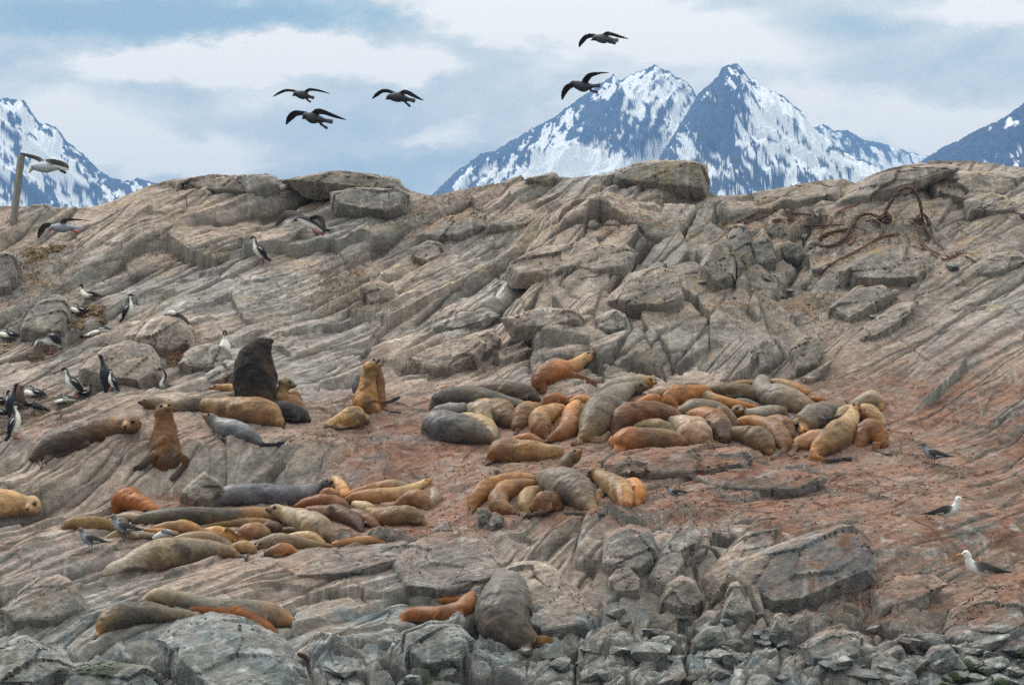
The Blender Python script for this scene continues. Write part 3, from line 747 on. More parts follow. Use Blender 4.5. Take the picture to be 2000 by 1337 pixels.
def finish(name, soup, vox, mott=0., mcol=(.05, .045, .04), rough=.62, it=3, seed=0, fold=.0, extras=(), base=None, nail=None, spots=()):
    V = np.vstack(soup.v)
    P, Q = remesh(V, soup.f, vox, it)
    if fold:
        # soft folds and slack skin
        c0 = P.mean(0); nrm = P - c0
        dn = fbm(P[:, 0] * 3.1 + seed, (P[:, 2] + P[:, 1]) * 3.1, 200 + seed % 7, 3)
        nn = nrm / (np.linalg.norm(nrm, axis=1)[:, None] + 1e-6)
        P = P + nn * (dn * fold)[:, None]
    C = np.vstack(soup.C); Rr = np.vstack(soup.R); CD = np.vstack(soup.cd); CV = np.vstack(soup.cv); VD = np.vstack(soup.vd)
    E1 = np.vstack([e[0] for e in soup.E]); E2 = np.vstack([e[1] for e in soup.E]); T = np.vstack([e[2] for e in soup.E])
    col = np.empty((len(P), 3))
    for i0 in range(0, len(P), 6000):
        p = P[i0:i0 + 6000]
        d = p[:, None, :] - C[None]
        q1 = np.einsum('ijk,jk->ij', d, E1) / Rr[:, 0]; q2 = np.einsum('ijk,jk->ij', d, E2) / Rr[:, 1]; q3 = np.einsum('ijk,jk->ij', d, T) / Rr[:, 2]
        dist = np.sqrt(q1 * q1 + q2 * q2 + q3 * q3 * 1.3)
        w = 1 / (dist ** 8 + .02)
        w /= w.sum(1)[:, None]
        ln = np.linalg.norm(d, axis=2) + 1e-6
        t = np.einsum('ijk,jk->ij', d, VD) / ln
        t = sstep(.0, .45, t)
        cc = CD[None] * (1 - t[..., None]) + CV[None] * t[..., None]
        col[i0:i0 + 6000] = np.einsum('ij,ijk->ik', w, cc)
    x, y, z = P.T
    if mott:
        mott = min(.8, mott * .9 + .14)
        a = fbm(x * 1.7 + seed * 1.7, (z - y) * 2.6, 210, 4, .6)
        t = sstep(.05, .38, a)[:, None] * min(.9, mott * 1.25)
        col = col * (1 - t) + (np.array(mcol) * .45 + col * .28) * t
        pl_ = sstep(.12, .45, fbm(x * 2.1 - seed * 2.3, (z - y) * 3.0, 216, 3, .6))[:, None] * .45
        col = col * (1 + .55 * pl_) + np.array([.02, .02, .018]) * pl_
        a2 = fbm(x * 3.6 - seed, (z + y) * 3.6, 211, 3, .6)
        col = col * (1 + .30 * a2)[:, None]
        gold = sstep(.1, .5, fbm(x * 1.9 + 3 * seed, (z + y) * 2.2, 213, 3))[:, None] * .30 * min(1, mott * 2)
        col = col * (1 - gold) + lin(150, 112, 74) * gold
        a3 = fbm(x * 14, (z + y) * 14, 212, 3, .6)
        col = col * (1 + .34 * a3)[:, None]
        sp = sstep(.32, .45, fbm(x * 9 + seed, (z - y) * 9, 214, 2))[:, None] * .45 * mott
        col = col * (1 - sp) + np.array([.04, .035, .03]) * sp
    for (sc_, sr, scol) in spots:
        dd = np.linalg.norm(P - np.array(sc_), axis=1) / sr
        t = sstep(1.35, .35, dd + .9 * fbm(x * 5, (z + y) * 5, 215, 4, .65))[:, None] * .8
        col = col * (1 - t) + np.array(scol) * t
    al = np.full(len(P), rough)
    # eyes, nostrils and nose pads sit in the same skin mesh
    VV = [P]; FF = [Q]; CCc = [col]; AA = [al]; nv = len(P)
    for (c, r3, cc, ro) in extras:
        u_, v_ = 10, 7
        pts = []; fs_ = []
        for i in range(v_):
            ph = math.pi * (i + .5) / v_
            for j in range(u_):
                t_ = 2 * math.pi * j / u_
                pts.append((c[0] + r3[0] * math.sin(ph) * math.cos(t_), c[1] + r3[1] * math.sin(ph) * math.sin(t_), c[2] + r3[2] * math.cos(ph)))
        for i in range(v_ - 1):
            for j in range(u_):
                k = (j + 1) % u_
                fs_.append((nv + i * u_ + j, nv + (i + 1) * u_ + j, nv + (i + 1) * u_ + k, nv + i * u_ + k))
        VV.append(np.array(pts)); FF.append(np.array(fs_)); CCc.append(np.repeat(np.array(cc, float)[None], len(pts), 0)); AA.append(np.full(len(pts), ro)); nv += len(pts)
    Vx = np.vstack(VV)
    if isinstance(Q, np.ndarray): Fx = np.vstack(FF)
    else: Fx = list(Q) + [tuple(map(int, f)) for g in FF[1:] for f in g]
    colr = np.column_stack([np.clip(np.vstack(CCc), .006, .85), np.concatenate(AA)])
    base = Vx.mean(0) if base is None else np.array(base)
    base = np.array([base[0], base[1], Vx[:, 2].min()])
    o = mesh_obj(name, Vx - base, Fx, m_fur, colr, smooth=True)
    o.location = base
    return o

def s3(c):
    a = lin(*c); g = a.mean()
    a = (a * .94 + g * .06) * .78
    w = np.clip(a[0] / (a[2] + 1e-4) - 1.2, 0, 1.5) / 1.5
    w2 = np.clip((a[0] / (a[1] + 1e-4) - 1.9) / 1.4, 0, 1)
    a = a * np.array([1 - .10 * w2, 1 + .14 * w2, 1 - .40 * w2])
    return a * np.array([1.0,   .970 - .095 * w, 1 - .24 * w])
def sealion(label, pts, col, head=None, flips=(), vent=None, mott=.35, y0=None, group=None, hcol=None, face=None, dark=None, name='sea_lion', fat=.95, cat='sea lion', vox=.019, flipcol=(74, 66, 62), rough=.48, ring=None):
    """pts: (column, row, half thickness) from tail to neck as read on the rock, laid on the ground under them"""
    S = Soup()
    n = len(pts)
    ys = []
    for i, p in enumerate(pts):
        if y0 is not None: y = gY(*y0) + .30 + (p[3] if len(p) > 3 else 0)
        else: y = gY(p[0], p[1] + p[2] * .84) + .34 * p[2] * 60 / F + (p[3] if len(p) > 3 else 0)
        ys.append(y)
    ys = np.array(ys)
    if n > 2 and y0 is None:
        for k in range(2): ys = np.convolve(np.pad(ys, 1, 'edge'), [.25, .5, .25], 'valid')
    P = np.array([P3(p[0], p[1], y) for p, y in zip(pts, ys)])
    Rr = np.array([p[2] for p in pts]) * ys / F
    cols_ = [s3(c) for c in (col if isinstance(col[0], (tuple, list)) else [col])]
    vc = None
    if vent is not None: vc = [s3(vent)] * len(cols_)
    S.tube(P, Rr * fat, Rr, cols_, vc, vd=(0, -.25, -1), nseg=20, sub=8, crease=.03)
    ex = []; spots = []
    if head is not None:
        hu, hv, hr, nu, nv_, k = head; hr = hr * 1.18
        yh = ys[-1] - .02 * k
        c = np.array(P3(hu, hv, yh)); r = hr * yh / F
        hc = s3(hcol) if hcol else cols_[-1]
        fc = s3(face) if face else hc * .8
        nose = np.array(P3(nu, nv_, yh)) - np.array([0, 1., 0]) * k * r * 1.25
        f = nose - c; ln = np.linalg.norm(f)
        if ln < r * 1.1: f = f / (ln + 1e-6); nose = c + f * r * 1.15
        ln = np.linalg.norm(nose - c); f = (nose - c) / ln
        S.tube([P[-1], c], [Rr[-1] * fat * .95, r * .9], [Rr[-1] * .95, r * .9], [cols_[-1], hc], None, sub=6)
        S.tube([c - f * r * .35, c + f * r * .2, c + f * ln * .62, nose - f * r * .15], [r * .88, r * .86, r * .52, r * .40], [r * .92, r * .90, r * .50, r * .36], [hc, hc, fc, fc], None, sub=4)
        upw = np.array([0, 0, 1.]) - f * f[2]
        if np.linalg.norm(upw) < .35: upw = np.array([0, -1., 0]) - f * (-f[1])
        upw /= np.linalg.norm(upw)
        sd = np.cross(f, upw)
        # whisker pads, eyes, ears, nose
        for q in (-1, 1):
            wp = nose - f * r * .32 + sd * q * r * .20 - upw * r * .06
            S.tube([wp - f * r * .1, wp + f * r * .12], [r * .24] * 2, [r * .24] * 2, [fc], None, sub=3)
            er = c - f * r * .22 + sd * q * r * .86 + upw * r * .18
            S.tube([er, er - f * r * .28 + sd * q * r * .12 - upw * r * .10], [r * .10, r * .05], [r * .10, r * .05], [hc * .7], None, sub=3, nseg=8)
            ey = c + f * r * .62 + upw * r * .40 + sd * q * r * .52
            er_ = max(r * .16, .015)
            ex.append((ey, (er_, er_, er_), (.008, .006, .005), .12))
            spots.append((ey, er_ * 2.0, s3((60, 44, 34))))
        ex.append((nose + f * r * .10 + upw * r * .06, (r * .17, r * .17, r * .13), (.012, .010, .010), .25))
        spots.append((nose - upw * r * .16, r * .17, s3((60, 42, 34))))
    flips = list(flips); autoh = False
    rmax = max(p[2] for p in pts); i0 = int(np.argmax([p[2] for p in pts]))
    if not flips and rmax >= 14 and y0 is None and n >= 4:
        # the fore flipper lies folded back along the flank
        j = max(1, min(n - 2, int(round(n * .66))))
        du, dv = pts[j - 1][0] - pts[j][0], pts[j - 1][1] - pts[j][1]; dl_ = math.hypot(du, dv) + 1e-6; du /= dl_; dv /= dl_
        u_, v_, r_ = pts[j][:3]
        dk = tuple(float(max(34, c * .30 + 22)) for c in (col[min(len(col) - 1, int(j / n * len(col)))] if isinstance(col[0], (tuple, list)) else col))
        flips.append([(u_, v_ + r_ * .30, r_ * .34), (u_ + du * r_ * .8, v_ + dv * r_ * .8 + r_ * .62, r_ * .30), (u_ + du * r_ * 1.9, v_ + dv * r_ * 1.9 + r_ * .80, r_ * .26), dk + ('c',)])
        # and the hind flippers trail from the tail
        u_, v_, r_ = pts[0][:3]; du, dv = pts[0][0] - pts[1][0], pts[0][1] - pts[1][1]; dl_ = math.hypot(du, dv) + 1e-6; du /= dl_; dv /= dl_
        if rmax >= 20 and r_ < 14:
            for q in (-.3, .5):
                flips.append([(u_ - du * 4, v_ + r_ * .3, max(r_ * .55, 4)), (u_ + du * rmax * .25, v_ + dv * rmax * .2 + rmax * (.06 + q * .12), rmax * .16), (u_ + du * rmax * .52, v_ + dv * rmax * .3 + rmax * (.08 + q * .2), rmax * .17), dk + ('c',)])
    for fl in flips:
        fcol = flipcol
        if isinstance(fl[-1], tuple) and len(fl[-1]) == 4 and fl[-1][3] == 'c': fcol = fl[-1][:3]; fl = fl[:-1]
        d0 = np.argmin([abs(p[0] - fl[0][0]) + abs(p[1] - fl[0][1]) for p in pts])
        ya = ys[d0] - Rr[d0] * fat * 1.04
        FP = []; FR = []
        m = len(fl)
        for i, (u, v, w) in enumerate(fl):
            yg = gY(u, v + w * .6) - .02
            t = i / (m - 1)
            y = ya * (1 - t) + min(yg, ya + .1) * t if m > 1 else ya
            y = max(min(y, ya + .15), ya - 1.0)
            FP.append(np.array(P3(u, v, y))); FR.append(w * y / F)
        FR = np.array(FR)
        bc = cols_[min(len(cols_) - 1, int(round(d0 / max(1, n - 1) * (len(cols_) - 1))))]
        S.tube(FP, np.maximum(FR * .26, .017), np.maximum(FR, .02), [bc * .8, s3(fcol), s3(fcol) * .8], None, roll=.35, sub=5, nseg=12, caps=(1, 1))
        # toes split the end of each flipper
        if FR[-1] > .045:
            tdir = FP[-1] - FP[-2]; tdir /= np.linalg.norm(tdir)
            sdv = np.cross(tdir, np.array([0, -1., 0])); sdv /= np.linalg.norm(sdv) + 1e-9
            for q in (-.75, -.38, 0, .38, .75):
                a0 = FP[-1] + sdv * q * FR[-1] * .8; a1 = a0 + tdir * FR[-1] * (1.15 - .35 * abs(q)) + sdv * q * FR[-1] * .35
                S.tube([a0 - tdir * FR[-1] * .5, a1], [.02, .015], [max(FR[-1] * .17, .018), .015], [s3(fcol) * .8], None, sub=3, nseg=8)
    if dark:
        for (du, dv, dr, dc) in dark:
            i = int(np.argmin([abs(p[0] - du) + abs(p[1] - dv) for p in pts]))
            spots.append((np.array(P3(du, dv, ys[i] - Rr[i] * .85)), dr * ys[i] / F, s3(dc)))
    o = finish(name, S, vox, mott=mott, rough=rough, seed=len(bpy.data.objects) % 97, fold=.042 * min(1, Rr.max() / .25), extras=ex, spots=spots)
    tag(o, label, cat, group)
    return o
# ------------------------------------------------------------------ sea lions
GA = 'sea lions on the upper left ledge'; GB = 'sea lions in the large right hand huddle'; GC = 'sea lions in the small middle huddle'
GL = 'sea lions in the lower left huddle'; GF = 'sea lions on the foreground rocks'
sealion('sleek dark brown sea lion stretched along the left slope, face turned to the camera', [(62, 896, 7), (80, 888, 18), (108, 868, 26), (140, 857, 28), (187, 843, 25), (225, 835, 21)], [(92, 76, 64), (76, 66, 58), (78, 66, 56), (120, 88, 56)],
        head=(253, 830, 19, 248, 834, 1.0), hcol=(118, 88, 58), face=(150, 112, 68), flips=[[(172, 862, 9), (140, 878, 7), (112, 890, 5)], [(72, 898, 7), (82, 910, 5)], [(98, 890, 8), (84, 905, 5)]], mott=.12, group=GA)
sealion('brown sea lion sitting upright on the cliff edge with its muzzle raised', [(318, 926, 16), (324, 903, 32), (322, 872, 31), (322, 847, 26), (321, 824, 20)], [(120, 80, 44), (132, 90, 50), (128, 88, 46), (138, 96, 54)],
        head=(321, 806, 17, 331, 794, .6), hcol=(120, 84, 46), face=(150, 116, 74), y0=(318, 936), flips=[[(303, 884, 9), (286, 902, 10), (269, 914, 8), (62, 52, 48, 'c')], [(347, 886, 8), (362, 900, 9), (353, 918, 8), (338, 932, 6), (62, 54, 52, 'c')]], mott=.4, group=GA, dark=[(327, 895, 22, (92, 76, 58))])
sealion('small blue grey sea lion on the cliff edge with dark hind flippers, facing left', [(507, 866, 8), (490, 852, 15), (466, 841, 20), (439, 835, 20), (422, 827, 15)], [(84, 82, 84), (118, 122, 128), (128, 132, 138), (120, 124, 128)],
        head=(411, 817, 11, 401, 812, .2), hcol=(116, 108, 98), face=(150, 124, 92), flips=[[(508, 867, 6), (530, 868, 5), (550, 868, 8), (52, 54, 58, 'c')], [(424, 846, 8), (428, 858, 7), (440, 858, 5)]], mott=.08, group=GA, rough=.42)
sealion('large golden sea lion asleep in front of the bull, head tucked to the left', [(543, 822, 13), (527, 809, 25), (500, 803, 29), (470, 801, 26), (440, 797, 22), (415, 793, 17), (396, 791, 15), (387, 790, 11)], [(182, 144, 92), (158, 124, 84), (170, 134, 88), (164, 136, 98), (148, 142, 130)],
        mott=.5, group=GA, dark=[(432, 795, 14, (90, 74, 56)), (505, 790, 20, (112, 92, 66))])
sealion('olive grey sea lion resting with its head out to the left on the ledge', [(440, 784, 14), (400, 787, 16), (362, 792, 17), (334, 794, 12), (306, 787, 14)], [(120, 106, 86), (118, 106, 86), (124, 112, 92), (130, 116, 90)],
        head=(289, 787, 11, 272, 785, .1), hcol=(116, 98, 72), face=(96, 72, 46), mott=.3, group=GA)
sealion('dull tan sea lion back showing between the bull and the golden sleeper', [(400, 781, 9), (440, 778, 13), (480, 779, 14), (512, 788, 15)], [(112, 100, 82), (124, 110, 90), (110, 98, 80)], mott=.3, group=GA)
sealion('huge dark brown maned bull sea lion rearing upright above the others', [(500, 786, 37), (499, 766, 42), (498, 742, 44), (497, 716, 41), (501, 694, 34), (507, 678, 25)], [(96, 84, 66), (62, 52, 42), (20, 16, 14), (20, 15, 13), (30, 20, 14), (56, 34, 20)],
        head=(511, 673, 15, 526, 668, -.1), hcol=(30, 22, 20), face=(34, 26, 24), y0=(500, 806), mott=.1, fat=.85, group=GA, name='bull_sea_lion', cat='sea lion bull', rough=.75)
sealion('black sea lion rump lying right of the golden sleeper', [(535, 803, 21), (560, 804, 21), (585, 811, 18), (602, 820, 8)], [(36, 33, 32), (38, 36, 35), (44, 36, 32)], mott=.05, group=GA)
sealion('pale gold young sea lion peering out to the right behind the bull', [(548, 795, 14), (549, 776, 14), (552, 760, 12)], [(164, 150, 122), (190, 164, 120), (190, 158, 108)], head=(560, 749, 12, 577, 753, .2), hcol=(162, 140, 102), face=(120, 96, 66), y0=(548, 802), mott=.2, group=GA)
sealion('brown young sea lion back just right of the bull, under the pale one', [(560, 773, 10), (575, 772, 12), (586, 780, 7)], [(150, 118, 84), (142, 112, 82)], mott=.3, group=GA)
sealion('golden brown young sea lion sloping down right behind the black rump', [(553, 786, 14), (572, 786, 16), (590, 797, 10), (597, 803, 4)], [(150, 112, 64), (140, 104, 62), (160, 104, 60)], mott=.3, group=GA)
sealion('orange nosed sea lion pup poking out left of the bull', [(458, 760, 9), (446, 757, 9), (434, 757, 8)], [(180, 146, 94), (186, 146, 92)], head=(425, 757, 8, 411, 757, .1), hcol=(184, 134, 84), face=(190, 112, 66), mott=.1, group=GA)
GP = 'sea lions sitting apart in the middle'
sealion('golden sea lion curled at the feet of the upright pair, dark patch on its rump', [(646, 827, 8), (662, 822, 15), (684, 817, 23), (700, 817, 23), (711, 819, 13)], [(196, 160, 104), (190, 156, 104), (172, 142, 96), (120, 92, 62)], mott=.3, group=GP, dark=[(704, 820, 15, (84, 62, 46))])
sealion('golden sea lion sitting upright with its back turned and nose pointing right', [(732, 800, 14), (714, 788, 27), (718, 762, 20), (719, 740, 16), (724, 725, 14)], [(176, 132, 72), (182, 140, 80), (186, 144, 82), (180, 138, 78)],
        head=(727, 718, 13, 742, 713, -.1), hcol=(170, 134, 80), y0=(720, 814), mott=.4, group=GP, dark=[(722, 788, 17, (96, 78, 54)), (716, 752, 9, (88, 70, 50)), (716, 730, 9, (96, 78, 56))])
sealion('grey faced sea lion sitting close behind the golden upright one', [(741, 792, 15), (740, 765, 13), (739, 742, 12), (736, 724, 11)], [(150, 112, 66), (148, 112, 70), (140, 108, 72)], head=(731, 710, 11, 739, 705, .5), hcol=(122, 108, 88), face=(60, 50, 44), y0=(742, 806),
        flips=[[(748, 785, 4), (762, 783, 5), (781, 775, 4), (64, 64, 70, 'c')], [(744, 802, 9), (762, 805, 6), (782, 806, 4)]], mott=.2, group=GP)
sealion('slate grey sea lion flank hidden at the left of the upright pair', [(702, 772, 9), (697, 753, 12), (699, 736, 9)], [(104, 104, 110), (120, 120, 124)], y0=(700, 784), mott=.1, group=GP)
# the large huddle
sealion('grey sea lion sprawled at the left front of the huddle, warm edge to its belly', [(829, 842, 8), (838, 832, 20), (855, 830, 30), (880, 836, 33), (918, 843, 28), (948, 853, 17), (964, 862, 6)], [(134, 118, 104), (124, 122, 120), (98, 98, 98), (92, 92, 90), (104, 98, 86), (160, 128, 84)],
        flips=[[(832, 848, 7), (846, 858, 6), (858, 862, 4)]], mott=.22, group=GB)
sealion('light grey sea lion with a small dark ear, head on the left front sleeper', [(858, 806, 15), (880, 801, 16), (896, 798, 13)], [(128, 126, 124), (136, 134, 130)], head=(907, 797, 10, 921, 804, .3), hcol=(134, 126, 112), mott=.2, group=GB)
sealion('pale tan sea lion shoulder curled behind the grey left front sleeper', [(920, 798, 13), (938, 804, 23), (954, 818, 18), (962, 833, 8)], [(144, 134, 112), (156, 144, 120), (160, 138, 98)], mott=.3, group=GB)
sealion('creamy young sea lion draped over the grey left front sleeper', [(906, 813, 9), (926, 818, 14), (950, 829, 15), (963, 843, 12), (967, 854, 8)], [(176, 160, 126), (182, 160, 118), (164, 144, 110), (128, 120, 108)], mott=.15, group=GB)
sealion('tan sea lion on its side with one grey fore flipper laid flat on its chest', [(930, 787, 9), (955, 791, 15), (978, 803, 25), (992, 819, 22), (1012, 828, 13)], [(164, 146, 112), (176, 148, 106), (138, 112, 76), (88, 70, 50), (92, 70, 46)],
        flips=[[(962, 794, 8), (982, 801, 10), (1000, 805, 10), (118, 108, 100, 'c')]], mott=.45, group=GB)
sealion('rounded golden brown sea lion sitting hunched beside the one with the flat flipper', [(1013, 832, 15), (1021, 814, 22), (1032, 801, 20), (1044, 796, 12)], [(118, 88, 54), (150, 110, 64), (146, 106, 64)], mott=.4, group=GB)
sealion('long charcoal sea lion lying across the back left of the huddle', [(847, 791, 9), (863, 781, 20), (898, 775, 22), (940, 775, 20), (975, 782, 15), (1004, 788, 12), (1028, 793, 9)], [(66, 60, 54), (84, 80, 74), (98, 94, 90), (104, 98, 92), (124, 114, 102)], mott=.15, group=GB)
sealion('dark brown sea lion lying behind the long charcoal one', [(930, 756, 8), (965, 761, 17), (1000, 764, 20), (1030, 769, 17), (1048, 779, 8)], [(116, 90, 70), (98, 84, 70), (90, 78, 66), (84, 68, 56)], mott=.15, group=GB)
sealion('orange brown sea lion head showing at the far left back of the huddle', [(890, 766, 8), (878, 763, 8)], [(150, 108, 70), (160, 112, 68)], head=(869, 761, 9, 857, 763, .2), hcol=(170, 118, 72), face=(120, 76, 48), mott=.2, group=GB)
sealion('orange sea lion propped up above the huddle, pale neck stretched to the right', [(1060, 764, 9), (1055, 746, 19), (1074, 730, 23), (1098, 722, 20), (1119, 717, 16), (1134, 706, 13)], [(120, 66, 36), (148, 78, 38), (160, 90, 46), (188, 132, 88), (204, 172, 128)],
        head=(1146, 698, 11, 1160, 687, 0), hcol=(206, 170, 122), face=(150, 92, 52), flips=[[(1112, 734, 12), (1136, 740, 11), (1160, 748, 8), (120, 76, 52, 'c')]], mott=.25, group=GB)
sealion('small rounded rust coloured sea lion below the propped up orange one', [(1060, 792, 8), (1076, 782, 15), (1093, 781, 14), (1106, 786, 8)], [(150, 92, 50), (146, 82, 46), (140, 76, 46)], mott=.35, group=GB)
sealion('sliver of pinkish brown sea lion back between two rust coloured ones', [(1106, 780, 6), (1118, 777, 8), (1130, 780, 6)], [(166, 122, 92), (160, 110, 80)], mott=.2, group=GB)
sealion('sliver of golden sea lion back left of the tall grey brown one', [(1116, 784, 7), (1134, 779, 9), (1152, 782, 8)], [(190, 140, 84), (186, 136, 80)], mott=.15, group=GB)
sealion('tan and brown sea lion curled right of the hunched golden one', [(1070, 856, 7), (1058, 839, 21), (1056, 820, 23), (1074, 807, 19), (1096, 799, 12)], [(130, 82, 46), (128, 88, 52), (170, 134, 90), (182, 146, 96), (176, 132, 84)],
        flips=[[(1092, 812, 6), (1092, 824, 7), (1088, 835, 6), (86, 70, 60, 'c')]], mott=.35, group=GB)
sealion('orange sea lion with a narrow waist lying towards the viewer beside the grey brown giant', [(1075, 857, 8), (1097, 848, 18), (1112, 838, 23), (1113, 816, 18), (1120, 799, 16), (1128, 787, 9)], [(150, 92, 50), (134, 80, 42), (150, 90, 44), (184, 128, 74), (198, 152, 112)], mott=.25, group=GB)
sealion('tall grey brown sea lion leaning up to the right with a dark face', [(1132, 862, 9), (1150, 845, 22), (1163, 820, 33), (1180, 796, 32), (1200, 777, 26), (1217, 765, 19), (1231, 758, 14)], [(140, 104, 66), (112, 96, 68), (104, 98, 84), (116, 110, 96), (140, 132, 118), (128, 120, 104)],
        head=(1246, 757, 13, 1264, 757, .3), hcol=(104, 92, 74), face=(86, 66, 46), flips=[[(1192, 846, 8), (1178, 856, 8), (1158, 860, 6), (150, 120, 96, 'c')], [(1136, 862, 8), (1128, 868, 6), (1120, 867, 5), (96, 62, 46, 'c')]], mott=.3, group=GB)
sealion('pale grey sea lion with a golden face behind the tall leaning one', [(1180, 762, 12), (1202, 753, 15), (1226, 748, 14), (1250, 744, 12)], [(152, 144, 128), (160, 152, 136), (158, 150, 132)], head=(1269, 745, 11, 1280, 748, .6), hcol=(176, 140, 84), face=(180, 128, 66), mott=.15, group=GB)
sealion('tan sea lion lying alone in front of the huddle, creamy head at the right', [(957, 899, 8), (972, 884, 23), (1000, 880, 24), (1035, 882, 23), (1064, 884, 19), (1083, 881, 14), (1090, 880, 12)], [(134, 90, 60), (146, 100, 66), (156, 122, 80), (166, 132, 88), (180, 150, 104), (214, 196, 152)], mott=.3, group=GB)
sealion('small reddish sea lion back just behind the tan one lying in front', [(1005, 858, 7), (1030, 855, 11), (1052, 862, 9)], [(176, 124, 84), (160, 110, 74)], mott=.2, group=GB)
sealion('orange sea lion at the front of the huddle with a flipper trailing to the left', [(1342, 873, 7), (1328, 865, 16), (1305, 860, 23), (1277, 857, 23), (1248, 858, 25), (1225, 860, 26), (1208, 862, 20), (1199, 862, 12)], [(96, 72, 54), (146, 108, 66), (124, 98, 68), (112, 92, 68), (170, 96, 58), (196, 108, 62), (206, 168, 116)],
        flips=[[(1213, 874, 12), (1200, 890, 12), (1178, 904, 8), (84, 80, 82, 'c')]], mott=.25, group=GB, dark=[(1340, 872, 9, (60, 48, 44))])
sealion('olive tan sea lion wedged behind the front orange one', [(1240, 834, 8), (1265, 830, 13), (1290, 833, 15), (1312, 843, 13), (1322, 853, 8)], [(160, 146, 110), (146, 132, 98), (124, 110, 82)], mott=.25, group=GB)
sealion('dark red brown sea lion arched behind the olive tan one', [(1198, 848, 8), (1206, 828, 20), (1222, 813, 26), (1250, 809, 27), (1284, 807, 23), (1309, 809, 17), (1330, 816, 9)], [(112, 70, 52), (104, 64, 46), (124, 72, 48), (116, 72, 52), (124, 90, 70), (150, 112, 86)], mott=.2, group=GB,
        flips=[[(1240, 792, 5), (1228, 789, 6), (1214, 785, 4), (110, 114, 124, 'c')]])
sealion('broad pale tan sea lion rump at the middle front of the huddle', [(1312, 821, 10), (1330, 829, 21), (1353, 843, 32), (1370, 850, 27), (1387, 864, 9)], [(142, 134, 118), (150, 140, 122), (178, 156, 132), (186, 158, 132), (170, 130, 96)], flips=[[(1374, 864, 9), (1386, 871, 8), (1396, 872, 6), (110, 80, 60, 'c')]], mott=.3, group=GB)
sealion('round chestnut sea lion hunched right of the pale tan rump', [(1350, 809, 11), (1374, 812, 20), (1398, 826, 27), (1411, 842, 23), (1414, 855, 16)], [(168, 126, 84), (166, 116, 72), (134, 86, 52), (92, 66, 50), (100, 76, 60)], mott=.3, group=GB)
sealion('olive grey sea lion curled behind the chestnut one, head laid on its own flank', [(1333, 803, 14), (1355, 800, 22), (1385, 799, 19), (1409, 807, 17), (1427, 820, 14), (1433, 832, 8)], [(128, 118, 100), (134, 124, 104), (128, 112, 90), (130, 116, 98)], head=(1413, 805, 11, 1420, 814, .5), hcol=(116, 92, 72), mott=.3, group=GB)
sealion('big orange brown sea lion sleeping behind the dark red brown one', [(1318, 800, 10), (1308, 785, 18), (1322, 775, 24), (1350, 769, 19), (1376, 765, 13), (1390, 772, 7)], [(130, 76, 40), (160, 90, 42), (170, 96, 44), (184, 108, 52), (190, 120, 66)], mott=.25, group=GB)
sealion('low orange sea lion lying right of the dark faced leaning one', [(1245, 789, 8), (1262, 784, 13), (1280, 782, 14), (1292, 787, 9)], [(180, 112, 60), (184, 116, 64), (176, 104, 58)], mott=.15, group=GB)
sealion('whitish bump of a sea lion shoulder behind the low orange one', [(1275, 767, 8), (1290, 764, 10), (1302, 767, 7)], [(184, 170, 146), (176, 158, 132)], mott=.1, group=GB)
sealion('slim young sea lion stretched out with its grey snout raised to the left', [(1488, 797, 3), (1468, 794, 6), (1444, 790, 9), (1420, 786, 11), (1400, 782, 12), (1384, 776, 13), (1371, 772, 12)], [(150, 90, 56), (176, 106, 50), (190, 124, 62), (186, 140, 86), (160, 138, 106), (132, 122, 106)],
        head=(1359, 770, 11, 1342, 768, 0), hcol=(136, 128, 112), face=(168, 148, 118), mott=.15, group=GB)
sealion('long olive brown sea lion lying along the back of the huddle', [(1392, 760, 9), (1420, 762, 16), (1450, 766, 18), (1476, 773, 14)], [(118, 104, 82), (100, 86, 66), (92, 78, 60)], mott=.15, group=GB)
sealion('pale sea lion back rising behind the big orange brown sleeper', [(1338, 753, 8), (1356, 752, 9), (1376, 758, 8)], [(164, 150, 130), (156, 140, 120)], mott=.15, group=GB)
sealion('spotted grey young sea lion squeezed right of the slim stretched one', [(1430, 785, 5), (1446, 784, 8), (1465, 788, 8), (1480, 792, 5)], [(142, 134, 120), (138, 130, 116)], mott=.4, group=GB)
sealion('pale grey sea lion with dark spread hind flippers and its face to the camera', [(1529, 801, 9), (1508, 803, 13), (1485, 806, 13), (1465, 808, 11), (1453, 806, 11)], [(140, 124, 100), (158, 150, 136), (166, 160, 148), (160, 150, 134)], head=(1442, 803, 13, 1450, 803, .9), hcol=(136, 112, 78), face=(120, 100, 62),
        flips=[[(1532, 801, 6), (1541, 802, 7), (1547, 801, 8), (58, 58, 66, 'c')], [(1532, 807, 6), (1541, 812, 7), (1546, 816, 7), (58, 58, 66, 'c')]], mott=.15, group=GB)
sealion('large grey sea lion with its head raised and back turned at the back right', [(1592, 797, 11), (1568, 793, 22), (1541, 782, 27), (1515, 774, 26), (1495, 769, 23), (1488, 753, 19), (1490, 744, 15), (1491, 739, 10)], [(150, 112, 74), (146, 128, 104), (134, 126, 116), (128, 120, 112), (134, 126, 118), (140, 134, 128)], mott=.15, group=GB,
        dark=[(1484, 752, 5, (110, 60, 52)), (1498, 778, 14, (100, 90, 80))])
sealion('thin golden sea lion back left of the large raised grey one', [(1430, 749, 4), (1452, 747, 6), (1472, 747, 6)], [(176, 152, 116), (172, 144, 100)], mott=.1, group=GB)
sealion('golden tan sea lion lying behind the large raised grey one', [(1505, 746, 8), (1530, 750, 11), (1555, 759, 12), (1574, 767, 8)], [(150, 130, 100), (170, 140, 100), (180, 128, 82)], mott=.25, group=GB)
sealion('small orange sea lion flank at the back right edge of the huddle', [(1588, 777, 5), (1603, 780, 6), (1616, 784, 4)], [(190, 132, 74), (120, 84, 62)], mott=.1, group=GB)
